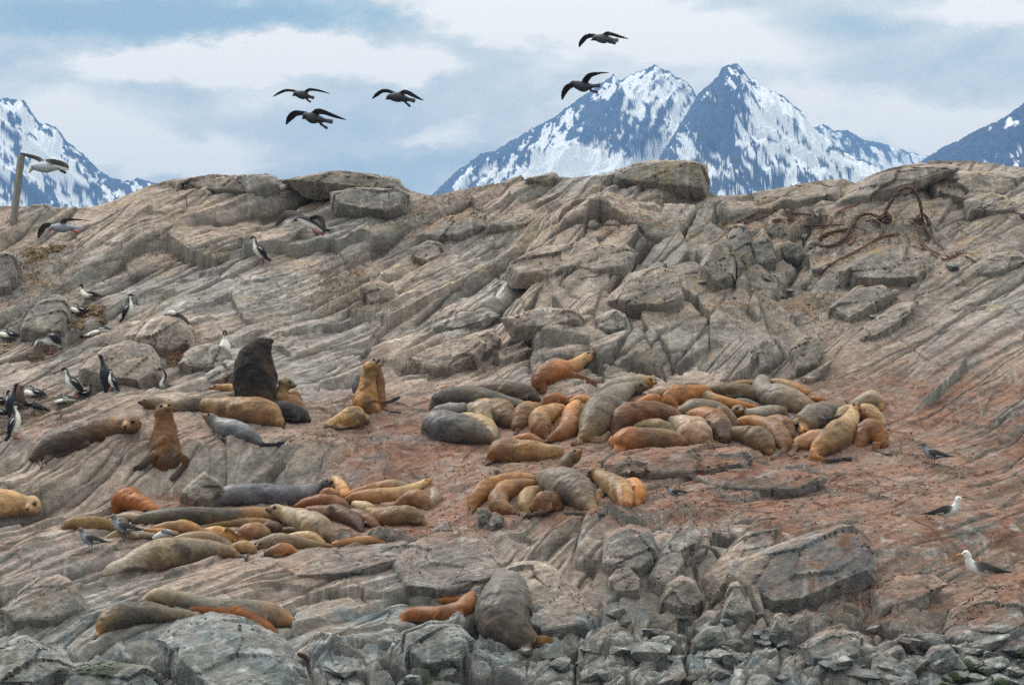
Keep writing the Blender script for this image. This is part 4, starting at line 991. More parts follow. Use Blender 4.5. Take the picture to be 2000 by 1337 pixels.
sealion('grey brown sea lion lying with its golden face towards the camera', [(1652, 795, 6), (1640, 798, 12), (1615, 804, 21), (1592, 813, 27), (1575, 824, 24)], [(104, 92, 78), (110, 102, 88), (116, 108, 98), (124, 116, 104)], head=(1565, 834, 20, 1569, 843, 1.0), hcol=(150, 118, 80), face=(176, 118, 62), mott=.25, group=GB)
sealion('pale sea lion at the far right with a golden edge, lying up the slope', [(1662, 791, 8), (1681, 787, 16), (1702, 781, 20), (1716, 784, 13), (1720, 798, 7)], [(150, 136, 114), (158, 146, 124), (180, 164, 132), (200, 154, 100)], flips=[[(1664, 788, 4), (1657, 785, 5), (1650, 781, 4)]], mott=.15, group=GB)
sealion('cream sea lion lying behind the upright necked tan one', [(1636, 819, 13), (1650, 808, 17), (1672, 802, 14), (1695, 804, 16), (1715, 816, 12), (1728, 829, 5)], [(164, 146, 118), (182, 162, 128), (178, 150, 112), (190, 164, 124)], flips=[[(1724, 826, 5), (1732, 833, 5), (1735, 838, 4), (96, 96, 106, 'c')]], mott=.25, group=GB)
sealion('tan sea lion with a dark flank, long pale neck and nose pointing up', [(1584, 896, 6), (1592, 886, 13), (1606, 871, 22), (1622, 860, 29), (1640, 846, 29), (1654, 832, 22), (1662, 818, 17), (1667, 807, 14)], [(190, 124, 62), (184, 130, 70), (134, 104, 66), (128, 104, 70), (176, 146, 104), (208, 184, 144), (206, 176, 132)],
        head=(1669, 800, 12, 1677, 788, .2), hcol=(200, 160, 112), face=(160, 112, 76), flips=[[(1596, 894, 8), (1625, 901, 8), (1658, 896, 6), (74, 68, 70, 'c')], [(1642, 818, 7), (1630, 827, 8), (1620, 834, 4), (44, 42, 46, 'c')], [(1584, 892, 6), (1586, 882, 5)]], mott=.35, group=GB)
sealion('dark muzzled young sea lion nuzzling the neck of the upright tan one', [(1704, 817, 10), (1694, 812, 9)], [(176, 140, 100), (150, 104, 70)], head=(1685, 808, 9, 1679, 800, .4), hcol=(140, 84, 52), face=(84, 48, 40), y0=(1700, 840), mott=.1, group=GB)
sealion('pinkish tan young sea lion with hind flippers bent towards the rock', [(1547, 872, 6), (1559, 867, 14), (1576, 863, 19), (1600, 856, 19), (1615, 849, 13)], [(160, 112, 76), (170, 128, 96), (176, 138, 106), (170, 144, 116)], flips=[[(1554, 868, 8), (1549, 880, 8), (1543, 888, 6), (120, 92, 80, 'c')], [(1592, 884, 4), (1572, 890, 5), (1553, 894, 3), (110, 96, 92, 'c')]], mott=.2, group=GB)
sealion('orange young sea lion at the right corner with its head hanging down', [(1724, 868, 13), (1717, 851, 20), (1705, 839, 23), (1689, 843, 20), (1681, 858, 17)], [(156, 96, 50), (172, 102, 50), (148, 90, 50), (104, 72, 50), (148, 100, 60)], head=(1676, 872, 15, 1671, 895, .5), hcol=(154, 118, 78), face=(150, 110, 62),
        flips=[[(1712, 864, 10), (1712, 878, 8), (1722, 886, 4), (1743, 887, 3), (104, 84, 74, 'c')]], mott=.2, group=GB)
sealion('round brown sea lion back left of the grey brown one facing the camera', [(1498, 821, 8), (1518, 822, 14), (1535, 832, 16), (1545, 850, 11)], [(160, 120, 80), (152, 110, 74), (110, 80, 56)], mott=.3, group=GB)
sealion('brown sea lion bent like a hook at the front right of the huddle', [(1440, 826, 8), (1460, 822, 12), (1480, 825, 14), (1502, 833, 18), (1520, 847, 21), (1531, 868, 17), (1534, 880, 8)], [(186, 130, 76), (180, 130, 80), (160, 116, 74), (134, 102, 66), (116, 82, 52), (140, 84, 52)], flips=[[(1532, 880, 9), (1520, 888, 8), (1508, 893, 6), (110, 92, 84, 'c')]], mott=.3, group=GB)
sealion('grey brown sea lion with a mauve flipper resting across its back', [(1432, 846, 14), (1455, 848, 18), (1480, 856, 24), (1496, 868, 20), (1502, 882, 10)], [(124, 104, 80), (112, 96, 74), (124, 106, 82), (134, 108, 76), (160, 110, 62)], flips=[[(1460, 834, 7), (1474, 846, 9), (1486, 856, 9), (118, 108, 108, 'c')]], mott=.3, group=GB)
# the middle huddle
sealion('golden brown sea lion at the far left of the middle huddle', [(924, 992, 10), (930, 975, 17), (950, 955, 20), (985, 940, 16), (1020, 933, 12), (1045, 933, 6)], [(140, 98, 54), (150, 106, 58), (164, 122, 70), (166, 126, 76), (176, 142, 92)], mott=.25, group=GC)
sealion('golden brown sea lion curled second from the left in the middle huddle', [(1005, 1000, 8), (978, 990, 19), (974, 972, 20), (992, 956, 20), (1018, 947, 14), (1044, 942, 7)], [(120, 84, 50), (124, 90, 54), (146, 106, 62), (160, 118, 68), (168, 126, 76)], mott=.3, group=GC)
sealion('olive gold young sea lion squeezed third in the middle huddle', [(1036, 1000, 11), (1027, 985, 17), (1032, 966, 16), (1048, 956, 10)], [(140, 116, 76), (160, 136, 94), (162, 140, 96)], mott=.2, group=GC)
sealion('dark brown young sea lion rolled into a ball at the front of the middle huddle', [(1046, 992, 14), (1062, 984, 25), (1078, 981, 23), (1090, 991, 12)], [(128, 92, 58), (122, 84, 52), (116, 78, 54)], mott=.35, group=GC)
sealion('big grey sea lion lying over the others in the middle huddle', [(1162, 999, 8), (1149, 985, 18), (1135, 965, 30), (1112, 951, 36), (1088, 941, 31), (1069, 935, 22), (1058, 930, 14)], [(150, 116, 74), (112, 96, 76), (100, 92, 80), (124, 114, 100), (132, 122, 108), (150, 142, 132)],
        flips=[[(1160, 1001, 7), (1135, 1002, 6), (1102, 1001, 4), (70, 66, 66, 'c')], [(1158, 999, 7), (1170, 1003, 6)]], mott=.2, group=GC)
sealion('sea lion with raised snout and two toned face behind the big grey one', [(1098, 917, 14), (1106, 905, 14), (1115, 895, 13)], [(116, 104, 80), (118, 106, 82)], head=(1122, 890, 13, 1134, 880, .3), hcol=(114, 98, 70), face=(166, 126, 70), y0=(1110, 935), mott=.2, group=GC)
sealion('mottled cream and brown sea lion pup leaning on one flipper in the middle huddle', [(1222, 986, 13), (1217, 966, 23), (1200, 949, 23), (1179, 936, 17), (1167, 927, 14)], [(190, 124, 74), (190, 150, 98), (150, 124, 84), (134, 112, 76), (140, 116, 80)], head=(1156, 923, 11, 1147, 928, .3), hcol=(128, 106, 72), face=(104, 84, 58),
        flips=[[(1178, 956, 11), (1168, 971, 10), (1162, 982, 6), (150, 100, 60, 'c')], [(1212, 994, 8), (1192, 1000, 6), (1174, 1005, 4), (72, 70, 74, 'c')]], mott=.6, group=GC)
sealion('bright orange sea lion rump at the right end of the middle huddle', [(1226, 941, 9), (1241, 949, 16), (1246, 966, 17), (1240, 984, 10)], [(196, 140, 74), (200, 132, 62), (190, 120, 56)], mott=.1, group=GC)
# the foreground
sealion('massive grey sea lion seen from behind on the foreground rocks', [(1056, 1256, 9), (1036, 1250, 22), (1005, 1235, 43), (984, 1209, 58), (987, 1178, 53), (992, 1150, 41), (983, 1131, 26), (977, 1123, 14)], [(180, 134, 70), (110, 94, 74), (90, 84, 76), (100, 96, 90), (114, 110, 104), (130, 124, 116), (136, 130, 120)],
        flips=[[(1048, 1250, 10), (1062, 1248, 10), (1072, 1250, 8), (176, 136, 72, 'c')], [(1036, 1262, 12), (1024, 1270, 9), (1014, 1272, 6), (180, 130, 60, 'c')]], mott=.2, group=GF, vox=.022, dark=[(1050, 1190, 16, (70, 54, 46))])
sealion('red brown sea lion lying against the massive grey one', [(785, 1212, 6), (796, 1203, 14), (820, 1200, 18), (855, 1202, 20), (885, 1199, 23), (904, 1190, 21), (914, 1175, 18), (922, 1163, 11)], [(160, 88, 48), (150, 82, 44), (140, 76, 42), (134, 74, 42), (146, 84, 50), (168, 112, 76)], mott=.1, group=GF)
sealion('cream sea lion pup head tucked between the red brown and the massive grey one', [(922, 1151, 10), (935, 1144, 11), (947, 1136, 8)], [(190, 160, 120), (206, 186, 152), (200, 166, 110)], mott=.05, group=GF)
sealion('thin rusty sea lion back behind the red brown one', [(853, 1173, 5), (874, 1169, 9), (896, 1170, 9)], [(160, 96, 52), (164, 98, 54)], mott=.05, group=GF)
sealion('mottled grey sea lion sleeping at the left end of the foreground trio', [(192, 1236, 8), (204, 1220, 21), (232, 1204, 27), (270, 1198, 24), (305, 1197, 20), (336, 1199, 14), (370, 1201, 11), (392, 1205, 7)], [(176, 132, 80), (128, 112, 86), (84, 78, 68), (92, 86, 76), (120, 108, 86), (134, 124, 106), (130, 122, 106)], mott=.7, group=GF)
sealion('long grey tan sea lion lying behind the foreground pair', [(285, 1171, 9), (305, 1163, 16), (330, 1165, 17), (380, 1177, 18), (430, 1189, 22), (480, 1196, 27), (520, 1199, 27), (549, 1207, 21), (569, 1213, 11)], [(170, 150, 120), (160, 144, 118), (138, 130, 116), (128, 122, 108), (124, 116, 104), (150, 124, 92), (176, 130, 84)], mott=.25, group=GF)
sealion('bright russet sea lion sliding down right in the foreground trio', [(374, 1189, 6), (400, 1190, 13), (430, 1193, 17), (465, 1199, 20), (495, 1213, 18), (524, 1229, 14), (546, 1242, 5)], [(150, 80, 44), (164, 88, 42), (160, 84, 40), (154, 80, 38), (140, 76, 40)], mott=.08, group=GF)
sealion('dark sea lion hind end vanishing into a cleft low on the left', [(584, 1276, 5), (600, 1279, 7), (612, 1290, 7), (621, 1300, 4)], [(96, 62, 48), (54, 46, 48), (48, 44, 48)], mott=.05, group=GF)
# lower left huddle
sealion('large pale sea lion with dark stains lying at the front of the left huddle', [(466, 1083, 5), (450, 1078, 12), (420, 1075, 19), (385, 1076, 25), (345, 1079, 30), (305, 1085, 31), (270, 1095, 25), (245, 1104, 18), (222, 1112, 15), (206, 1121, 8)], [(160, 132, 96), (140, 116, 86), (128, 116, 94), (140, 128, 106), (150, 134, 106), (160, 148, 126), (176, 168, 150), (196, 188, 172), (200, 190, 172)],
        mott=.35, group=GL, dark=[(352, 1062, 17, (66, 58, 50)), (362, 1082, 13, (60, 54, 48)), (306, 1084, 18, (128, 104, 74)), (200, 1128, 7, (70, 50, 42))])
sealion('tan sea lion back directly behind the large stained one', [(470, 1081, 4), (452, 1069, 9), (430, 1056, 12), (400, 1050, 14), (370, 1050, 12), (345, 1053, 8)], [(110, 92, 72), (130, 110, 84), (156, 134, 106), (160, 146, 120)], mott=.2, group=GL)
sealion('round rusty orange sea lion sitting under the cliff at the left', [(226, 1000, 10), (238, 979, 22), (254, 974, 23), (280, 986, 17), (300, 994, 11), (317, 999, 5)], [(160, 80, 32), (160, 78, 30), (166, 86, 36), (180, 102, 50), (170, 92, 40)], mott=.1, group=GL, vox=.017)
sealion('very long dark olive sea lion with a golden rear lying through the left huddle', [(268, 1016, 8), (290, 1012, 14), (330, 1010, 20), (380, 1010, 22), (430, 1010, 20), (470, 1008, 18), (505, 1005, 17), (530, 1004, 13)], [(110, 100, 76), (96, 90, 70), (78, 72, 60), (70, 66, 58), (84, 74, 60), (168, 128, 76), (176, 150, 110)], mott=.25, group=GL)
sealion('slate grey sea lion with a black face resting its chin under the cliff', [(412, 986, 6), (425, 976, 15), (450, 967, 21), (490, 966, 23), (530, 967, 23), (565, 967, 21), (590, 963, 18), (610, 957, 15), (624, 951, 13)], [(120, 120, 122), (116, 116, 120), (104, 106, 112), (100, 102, 108), (118, 118, 122), (80, 76, 76)],
        head=(634, 947, 12, 647, 941, .1), hcol=(62, 58, 56), face=(34, 30, 30), mott=.12, group=GL)
sealion('olive brown sea lion lying at the far left of the lower huddle', [(123, 1030, 6), (140, 1023, 13), (170, 1022, 16), (200, 1024, 14), (233, 1031, 8)], [(130, 104, 62), (142, 116, 70), (136, 112, 68)], mott=.15, group=GL)
sealion('strip of pale sea lion back behind the standing gull', [(232, 1009, 5), (250, 1008, 8), (276, 1011, 8)], [(186, 172, 146), (176, 158, 130)], mott=.05, group=GL)
sealion('sandy sea lion back in the middle of the left huddle', [(303, 1031, 6), (330, 1028, 11), (360, 1027, 13), (384, 1033, 10), (398, 1039, 4)], [(170, 148, 112), (180, 144, 98), (184, 140, 90)], mott=.2, group=GL)
sealion('greenish cream sea lion back at the lip of the rock by the gull', [(212, 1049, 5), (228, 1043, 9), (250, 1043, 10), (268, 1049, 5)], [(170, 156, 122), (168, 150, 112)], mott=.15, group=GL)
sealion('grey bump of a sea lion right of the greenish cream one', [(258, 1051, 5), (276, 1045, 8), (300, 1047, 6)], [(134, 126, 110), (140, 128, 108)], mott=.15, group=GL)
sealion('narrow orange gold sea lion strip in the left huddle', [(283, 1035, 4), (300, 1036, 5), (320, 1038, 8), (346, 1041, 5)], [(190, 138, 76), (186, 150, 100)], mott=.1, group=GL)
sealion('golden sea lion curled with its flipper folded in the centre of the left huddle', [(404, 1037, 8), (420, 1041, 16), (440, 1046, 16), (457, 1056, 8)], [(188, 148, 90), (192, 150, 88), (180, 134, 74)], flips=[[(440, 1032, 6), (450, 1037, 6), (458, 1044, 5), (140, 100, 66, 'c')]], mott=.15, group=GL)
sealion('brown sea lion haunch right of the curled golden one', [(468, 1049, 11), (480, 1041, 18), (499, 1036, 18), (519, 1041, 12)], [(160, 120, 84), (150, 110, 76), (164, 136, 104)], mott=.25, group=GL)
sealion('long thin olive gold sea lion lying behind the curled golden one', [(392, 1029, 4), (420, 1023, 7), (460, 1020, 9), (500, 1018, 9), (526, 1020, 7)], [(160, 144, 106), (150, 130, 90), (160, 138, 100)], mott=.15, group=GL)
sealion('mustard coloured sea lion back below the brown haunch', [(460, 1071, 11), (477, 1068, 15), (492, 1073, 11)], [(172, 140, 88), (160, 134, 90)], mott=.2, group=GL)
sealion('tiny cream coloured sea lion pup in a gap of the left huddle', [(431, 1052, 5), (440, 1056, 8), (448, 1062, 5)], [(210, 194, 154), (196, 178, 140)], mott=.05, group=GL)
sealion('pale sea lion with raised head, closed eyes and a dark face in the left huddle', [(655, 1058, 7), (645, 1045, 17), (625, 1031, 25), (600, 1019, 25), (576, 1011, 21), (556, 1004, 17)], [(120, 98, 66), (128, 110, 84), (160, 144, 118), (172, 158, 132), (176, 162, 136)],
        head=(539, 999, 15, 524, 995, .5), hcol=(168, 150, 118), face=(90, 70, 52), mott=.3, group=GL)
sealion('dark brown pup under the chin of the pale raised head', [(520, 1031, 11), (530, 1029, 13), (540, 1031, 12)], [(96, 74, 56), (84, 64, 50)], mott=.3, group=GL)
sealion('flat brown sea lion strip right of the dark pup', [(550, 1035, 5), (570, 1034, 7), (592, 1037, 5)], [(112, 92, 64), (120, 96, 66)], mott=.1, group=GL)
sealion('whitish gold sea lion back at the right front of the left huddle', [(565, 1047, 6), (590, 1046, 10), (614, 1051, 12), (631, 1061, 8)], [(196, 178, 140), (200, 176, 134), (176, 146, 100)], mott=.15, group=GL)
sealion('olive grey sea lion with a golden face looking left over the rock lip', [(652, 1066, 3), (622, 1064, 8), (592, 1062, 13), (562, 1058, 17), (538, 1056, 16), (523, 1058, 13)], [(140, 112, 80), (134, 112, 80), (120, 104, 78), (140, 126, 100), (146, 136, 116)], head=(511, 1064, 12, 501, 1069, .6), hcol=(146, 120, 76), face=(110, 90, 60), mott=.3, group=GL)
sealion('orange brown sea lion rump poking over the rock lip', [(521, 1081, 8), (540, 1075, 13), (560, 1073, 14), (577, 1079, 8)], [(80, 62, 56), (172, 104, 62), (180, 108, 60)], mott=.1, group=GL)
sealion('slim golden sea lion lying along the rock lip at the right of the left huddle', [(651, 1062, 5), (680, 1057, 9), (705, 1056, 10), (730, 1055, 9), (755, 1061, 5)], [(196, 150, 92), (184, 138, 86), (170, 118, 76)], mott=.2, group=GL)
sealion('red brown sea lion lying right below the slate grey one', [(580, 990, 7), (600, 983, 13), (635, 979, 16), (665, 986, 14), (684, 997, 6)], [(130, 66, 36), (136, 70, 36), (128, 66, 36), (84, 52, 40)], mott=.1, group=GL)
sealion('dark chocolate sea lion with a greyish fore flipper in the left huddle', [(600, 996, 8), (625, 999, 14), (655, 1003, 19), (685, 1013, 17), (701, 1026, 11), (707, 1038, 5)], [(120, 74, 52), (112, 68, 46), (92, 60, 46), (84, 56, 44), (66, 48, 42)], flips=[[(650, 992, 8), (636, 1000, 9), (628, 1006, 6), (122, 104, 94, 'c')]], mott=.1, group=GL)
sealion('dark reddish sea lion rear end beside the chocolate one', [(690, 1001, 10), (712, 1011, 15), (730, 1023, 12), (742, 1031, 5)], [(104, 70, 54), (120, 78, 56), (116, 74, 54)], mott=.1, group=GL)
sealion('cream headed sea lion laying its neck left over the dark ones', [(724, 994, 12), (710, 989, 12), (694, 985, 9)], [(172, 146, 108), (196, 176, 138), (206, 186, 146)], mott=.2, group=GL)
sealion('olive brown sea lion lying at the right end of the left huddle', [(722, 1001, 12), (742, 1008, 18), (770, 1008, 22), (800, 1007, 21), (818, 1013, 15), (828, 1023, 6)], [(160, 138, 102), (140, 114, 76), (126, 102, 70), (116, 92, 62), (128, 92, 58)], mott=.3, group=GL)
sealion('arched brown sea lion behind the olive brown one at the right end', [(834, 994, 6), (829, 980, 15), (811, 971, 17), (790, 978, 13), (775, 985, 6)], [(110, 80, 58), (140, 104, 72), (146, 104, 68), (150, 108, 68)], mott=.25, group=GL)
sealion('greyish sea lion head drooping at the far right of the left huddle', [(838, 988, 9), (850, 973, 12), (847, 960, 10)], [(130, 108, 82), (166, 152, 126), (156, 144, 122)], mott=.15, group=GL)
sealion('tan sea lion with a long cream neck stretched up to the right', [(680, 976, 8), (700, 971, 13), (738, 970, 18), (770, 966, 15), (798, 957, 12), (820, 948, 9)], [(166, 104, 62), (160, 118, 78), (176, 138, 98), (196, 170, 126), (218, 194, 148)], head=(829, 943, 8, 841, 937, .0), hcol=(216, 186, 132), face=(196, 146, 72), mott=.3, group=GL)
sealion('sea lion with an orange flank and pale back lying behind the cream necked one', [(676, 969, 7), (705, 960, 10), (740, 951, 12), (770, 947, 12), (796, 950, 6)], [(176, 104, 58), (170, 112, 70), (176, 150, 118), (176, 162, 136)], mott=.2, group=GL)
sealion('yellowish sea lion neck rising behind the slate grey head', [(673, 967, 14), (665, 949, 12), (656, 938, 10), (650, 934, 7)], [(200, 150, 96), (206, 176, 126), (204, 178, 130)], mott=.1, group=GL)
sealion('small ginger sea lion face down beside the slate grey head', [(622, 969, 5), (640, 963, 12), (660, 967, 10)], [(176, 118, 70), (180, 124, 74), (140, 92, 60)], mott=.3, group=GL)
sealion('cream and gold sea lion at the left edge of the picture facing the camera', [(-62, 986, 19), (-20, 983, 27), (20, 983, 27), (44, 986, 21)], [(190, 156, 104), (206, 174, 124), (212, 178, 128), (206, 174, 126)], head=(60, 987, 18, 58, 995, 1.0), hcol=(206, 178, 134), face=(196, 166, 124), mott=.12, group=GL)
# ------------------------------------------------------------------ birds
WH = lin(240, 238, 232); BKC = lin(30, 34, 42); PINK = lin(150, 84, 88); REDL = lin(144, 62, 50); GRYG = lin(132, 136, 144); SOOT = lin(56, 52, 52); GBILL = lin(190, 150, 70)
BROWN = lin(84, 72, 64)
def bird(name, label, cat, group, tubes, y, eyes=(), vox=.0095, rough=.6, mott=.0, on=None, d0=0.):
    """tubes: (points (column, row, half width[, metres nearer]), colour, belly colour, belly direction, flatness, roll)"""
    S = Soup()
    for t in tubes:
        pts, cd = t[0], t[1]
        cv = t[2] if len(t) > 2 else None; vd = t[3] if len(t) > 3 else (0, 0, -1); flat = t[4] if len(t) > 4 else .92; roll = t[5] if len(t) > 5 else 0
        P = [np.array(P3(p[0], p[1], y - (p[3] if len(p) > 3 else 0))) for p in pts]
        Rr = np.array([p[2] for p in pts]) * y / F
        Rr = np.maximum(Rr, .008)
        S.tube(P, np.maximum(Rr * flat, .0085), Rr / (math.cos(roll) if roll else 1), cd, cv, vd=vd, roll=roll, nseg=12, sub=5)
    ex = []
    for (u, v, r, dn, c) in eyes:
        rr = max(r * y / F, .009)
        ex.append((np.array(P3(u, v, y - dn)), (rr, rr, rr), c, .15))
    base = None
    o = finish(name, S, vox, mott=mott, rough=rough, it=1, seed=3, extras=ex)
    tag(o, label, cat, group)
    return o
def T(pts, u0, v0, s, fl=1, lean=0):
    c, w = math.cos(R(lean)), math.sin(R(lean))
    out = []
    for p in pts:
        x, y = p[0] * c - p[1] * w, p[0] * w + p[1] * c
        out.append((u0 + x * s * fl, v0 + y * s, p[2] * s) + tuple(p[3:]))
    return out
GCo = 'imperial cormorants on the left slope'
def cormorant(label, u0, v0, h, pose='stand', fl=1, lean=0, feet=True, y=None, back=False, d=.05, scale_w=1.0, head_turn=0, name='cormorant'):
    s = h / 100.
    y = (gY(u0, v0) if y is None else y) - d
    fd = (-fl, 0, -.15)
    A = []
    def add(pts, cd, cv=None, vd=None, flat=.92, roll=0): A.append((T(pts, u0, v0, s, fl, lean), cd, cv, vd or fd, flat, roll))
    W, K = (WH, BKC)
    if back: W2 = K
    else: W2 = W
    if pose == 'stand':
        add([(16, -14, 6), (10, -24, 13), (4, -38, 17), (-2, -52, 16), (-5, -63, 11), (-5, -72, 7), (-3, -80, 5.2), (-4, -88, 5)], K, W2, vd=(-fl, -.2, -.1))
        add([(-4, -90, 5.5), (-9, -93, 6.5), (-14, -92, 4.5)], K)
        add([(-14, -92, 2.6), (-24, -90, 1.6), (-27, -88, 1.4)], lin(96, 84, 72))
        add([(-6, -84, 4.6, .01), (-8, -87, 4.6, .01)], W2 if not back else K)
        add([(0, -58, 7, .10), (9, -44, 10, .14), (17, -28, 8, .12), (24, -14, 3, .08)], K, K, flat=.35)
        if not back: add([(2, -56, 1.6, .185), (9, -50, 1.8, .21), (14, -42, 1.2, .20)], W, flat=.5)
        add([(18, -14, 5), (26, -6, 5.5), (33, 1, 5)], K, flat=.35)
    elif pose == 'back':
        add([(4, -6, 7), (5, -22, 14), (3, -40, 18), (-1, -54, 15), (-4, -66, 8), (-6, -76, 5.5), (-9, -86, 5)], K)
        add([(-9, -88, 5.5), (-12, -93, 6)], K)
        add([(-14, -95, 2.2), (-22, -100, 1.3)], lin(70, 62, 56))
        add([(14, -50, 5, .03), (16, -36, 6, .03), (12, -24, 4, .03)], K, flat=.5)
        add([(13, -60, 2.6, .12), (17, -50, 2.6, .12)], W, flat=.6)
        add([(2, -14, 8), (2, 2, 6)], K, flat=.35)
    elif pose == 'front':
        add([(0, -20, 10), (0, -34, 17), (0, -48, 18), (0, -60, 13), (0, -70, 7), (0, -80, 6)], W, W)
        add([(0, -84, 6.5), (0, -92, 8.5)], K)
        add([(0, -88, 4, .05), (0, -85, 2.5, .16)], lin(104, 76, 58), flat=1)
        for q in (-1, 1):
            add([(q * 15, -62, 4), (q * 19, -52, 5, -.03), (q * 20, -42, 3.5, -.05)], K, flat=.7)
            add([(q * 8, -18, 3), (q * 9, -6, 2.6), (q * 11, -1, 5, .03), (q * 15, 1, 3, .05)], PINK, flat=.8)
            add([(q * 7, -20, 6, -.03), (q * 8, -14, 4, -.02)], K)
        feet = False
    elif pose == 'nest':
        add([(48, -8, 5), (34, -12, 10), (14, -14, 14), (-6, -15, 15), (-18, -22, 11), (-22, -34, 6.5), (-22, -44, 5)], K, W2, vd=(-fl, 0, -.2))
        add([(-22, -47, 5.5), (-26, -51, 6.5)], K)
        add([(4, -11, 8, .05), (-8, -12, 9, .08), (-17, -19, 9, .06), (-21, -31, 6, .03)], W2)
        add([(-30, -52, 2.4), (-40, -51, 1.4)], lin(110, 90, 70))
        add([(-2, -22, 7, .07), (16, -18, 9, .10), (36, -12, 5, .08)], K, flat=.4)
        add([(0, -16, 2, .15), (16, -13, 2.2, .17)], W, flat=.5)
        feet = False
    elif pose == 'sneck':      # swimming-bird S neck over a hidden body
        add([(40, -4, 4), (26, -8, 9), (10, -10, 13), (-2, -18, 12), (2, -32, 8), (8, -46, 7), (6, -60, 7), (-2, -70, 7)], K, W2, vd=(-fl, 0, -.1))
        add([(-4, -72, 7), (-12, -74, 7.5)], K)
        add([(-6, -14, 8, .03), (-4, -26, 6, .03), (2, -36, 4, .03)], W2)
        add([(-18, -73, 3), (-30, -71, 1.8)], lin(110, 96, 80))
        feet = False
    elif pose == 'tucked':     # head folded back on the shoulders
        add([(46, -6, 5), (32, -12, 10), (12, -16, 14), (-8, -16, 15), (-20, -16, 12)], K, W2, vd=(-fl, 0, -.35))
        add([(-16, -26, 7), (-10, -33, 7.5), (-2, -32, 6)], K, W, vd=(-fl * .2, -.4, -1))
        add([(4, -9, 6, .07), (-8, -11, 9, .09), (-19, -15, 9, .06)], W2)
        add([(8, -22, 2, .16), (22, -17, 2, .17)], W, flat=.5)
        add([(0, -20, 6, .10), (20, -14, 8, .11), (40, -7, 4, .08)], K, flat=.4)
        feet = False
    elif pose == 'flat':       # stretched out low
        add([(52, -10, 4), (36, -14, 9), (14, -15, 12), (-6, -12, 10), (-24, -6, 6), (-38, 0, 5), (-46, 4, 5)], K, W2, vd=(-fl * .2, -.3, -1))
        add([(-48, 5, 5.5), (-54, 7, 5)], K)
        add([(0, -7, 6, .07), (-14, -4, 5.5, .07), (-28, 2, 4, .05), (-36, 5, 3, .05)], W2)
        add([(6, -20, 1.8, .15), (24, -19, 1.8, .13)], W, flat=.5)
        add([(-58, 9, 2.2), (-70, 15, 1.3)], lin(80, 70, 60))
        feet = False
    elif pose == 'bend':
        add([(30, -24, 6), (22, -36, 16), (8, -46, 21), (-6, -42, 18), (-20, -42, 9), (-32, -44, 7), (-40, -36, 6.5)], K, W2, vd=(-fl * .6, -.2, -1))
        add([(-40, -36, 7), (-44, -28, 6.5)], K, W, vd=(-fl, -.4, 0))
        add([(-46, -24, 3), (-50, -12, 1.8)], lin(150, 100, 50))
        add([(2, -56, 8, .16), (16, -48, 13, .18), (28, -34, 9, .14)], K, flat=.4)
        add([(2, -60, 2, .26), (12, -60, 2, .26)], W, flat=.5)
        add([(26, -22, 6), (38, -14, 6)], lin(70, 74, 82), flat=.35)
    if feet:
        fc = PINK if not back else REDL
        for q, dd in ((2, .06), (9, -.04)):
            add([(q, -18, 4, dd), (q, -6, 2.6, dd), (q - 3, -1, 3.2, dd + .02), (q - 9, 1, 2.4, dd + .03)], fc, flat=.9)
    hd = A[1][0][-1]
    eyes = []
    if pose not in ('back', 'front'): eyes = [(hd[0] + 2 * s * fl, hd[1] - 1.5 * s, 1.4 * s, 5.5 * s * y / F + (hd[3] if len(hd) > 3 else 0), (.02, .03, .07))]
    if pose == 'front': eyes = [(u0 - 4 * s, v0 - 92 * s, 1.3 * s, 8 * s * y / F, (.02, .03, .1)), (u0 + 4 * s, v0 - 92 * s, 1.3 * s, 8 * s * y / F, (.02, .03, .1))]
    return bird(name, label, 'cormorant', GCo, A, y, eyes)

cormorant('cormorant standing upright alone high on the slope, facing left', 511, 513, 56, lean=-14)
cormorant('cormorant resting on the topmost large nest, facing left', 172, 583, 52, 'nest')
cormorant('cormorant on the second nest with its head tucked back', 152, 612, 50, 'tucked')
cormorant('cormorant standing upright facing right beside the nests, white breast turned right', 252, 627, 55, fl=-1, lean=2, feet=False)
cormorant('cormorant lying stretched out flat on its nest with its neck down to the left', 190, 652, 58, 'flat')
cormorant('cormorant on a nest at the left edge with its white neck folded', 14, 660, 50, 'tucked')
cormorant('cormorant bending down over its nest, tail to the right', 98, 690, 62, 'bend')
cormorant('crested cormorant sitting on the dark red nest on the tall mound', 342, 678, 58, 'nest')
cormorant('cormorant standing face on to the camera left of the bull', 439, 704, 60, 'front')
cormorant('tall white breasted cormorant leaning left in the lower colony', 151, 776, 66, lean=-20)
cormorant('cormorant seen from behind with its neck straight up in the lower colony', 205, 764, 74, 'back', feet=False, d=.75)
cormorant('cormorant with a black S shaped neck behind the rock rim', 318, 759, 52, 'sneck')
cormorant('big cormorant seen from behind at the left of the lower colony', 24, 816, 70, 'back', fl=-1, back=True)
cormorant('red footed cormorant walking to the right below the colony', 34, 856, 72, fl=-1, lean=8)
cormorant('cormorant crouched on its nest with a white neck folded, between the tall ones', 64, 774, 54, 'tucked')
cormorant('dark cormorant lying low behind the big one seen from behind', 66, 796, 52, 'flat', fl=-1, back=True)
cormorant('cormorant stretched forward to the left showing its white underside', 120, 786, 54, 'flat')
cormorant('dark cormorant hidden behind the tall white breasted one', 168, 772, 40, 'nest', fl=-1, back=True)
cormorant('dark cormorant cut by the left edge of the picture, upper one', 4, 788, 48, 'nest', fl=-1, back=True)
cormorant('dark cormorant cut by the left edge of the picture, lower one', -6, 812, 50, 'tucked', back=True)
cormorant('small cormorant with a white throat beside the one seen from behind', 219, 763, 44, 'stand', fl=1, feet=False, d=.9)
cormorant('cormorant lowering its black head and white neck behind the rock rim', 296, 764, 36, 'flat', fl=1, feet=False)
y_ = gY(226, 764)
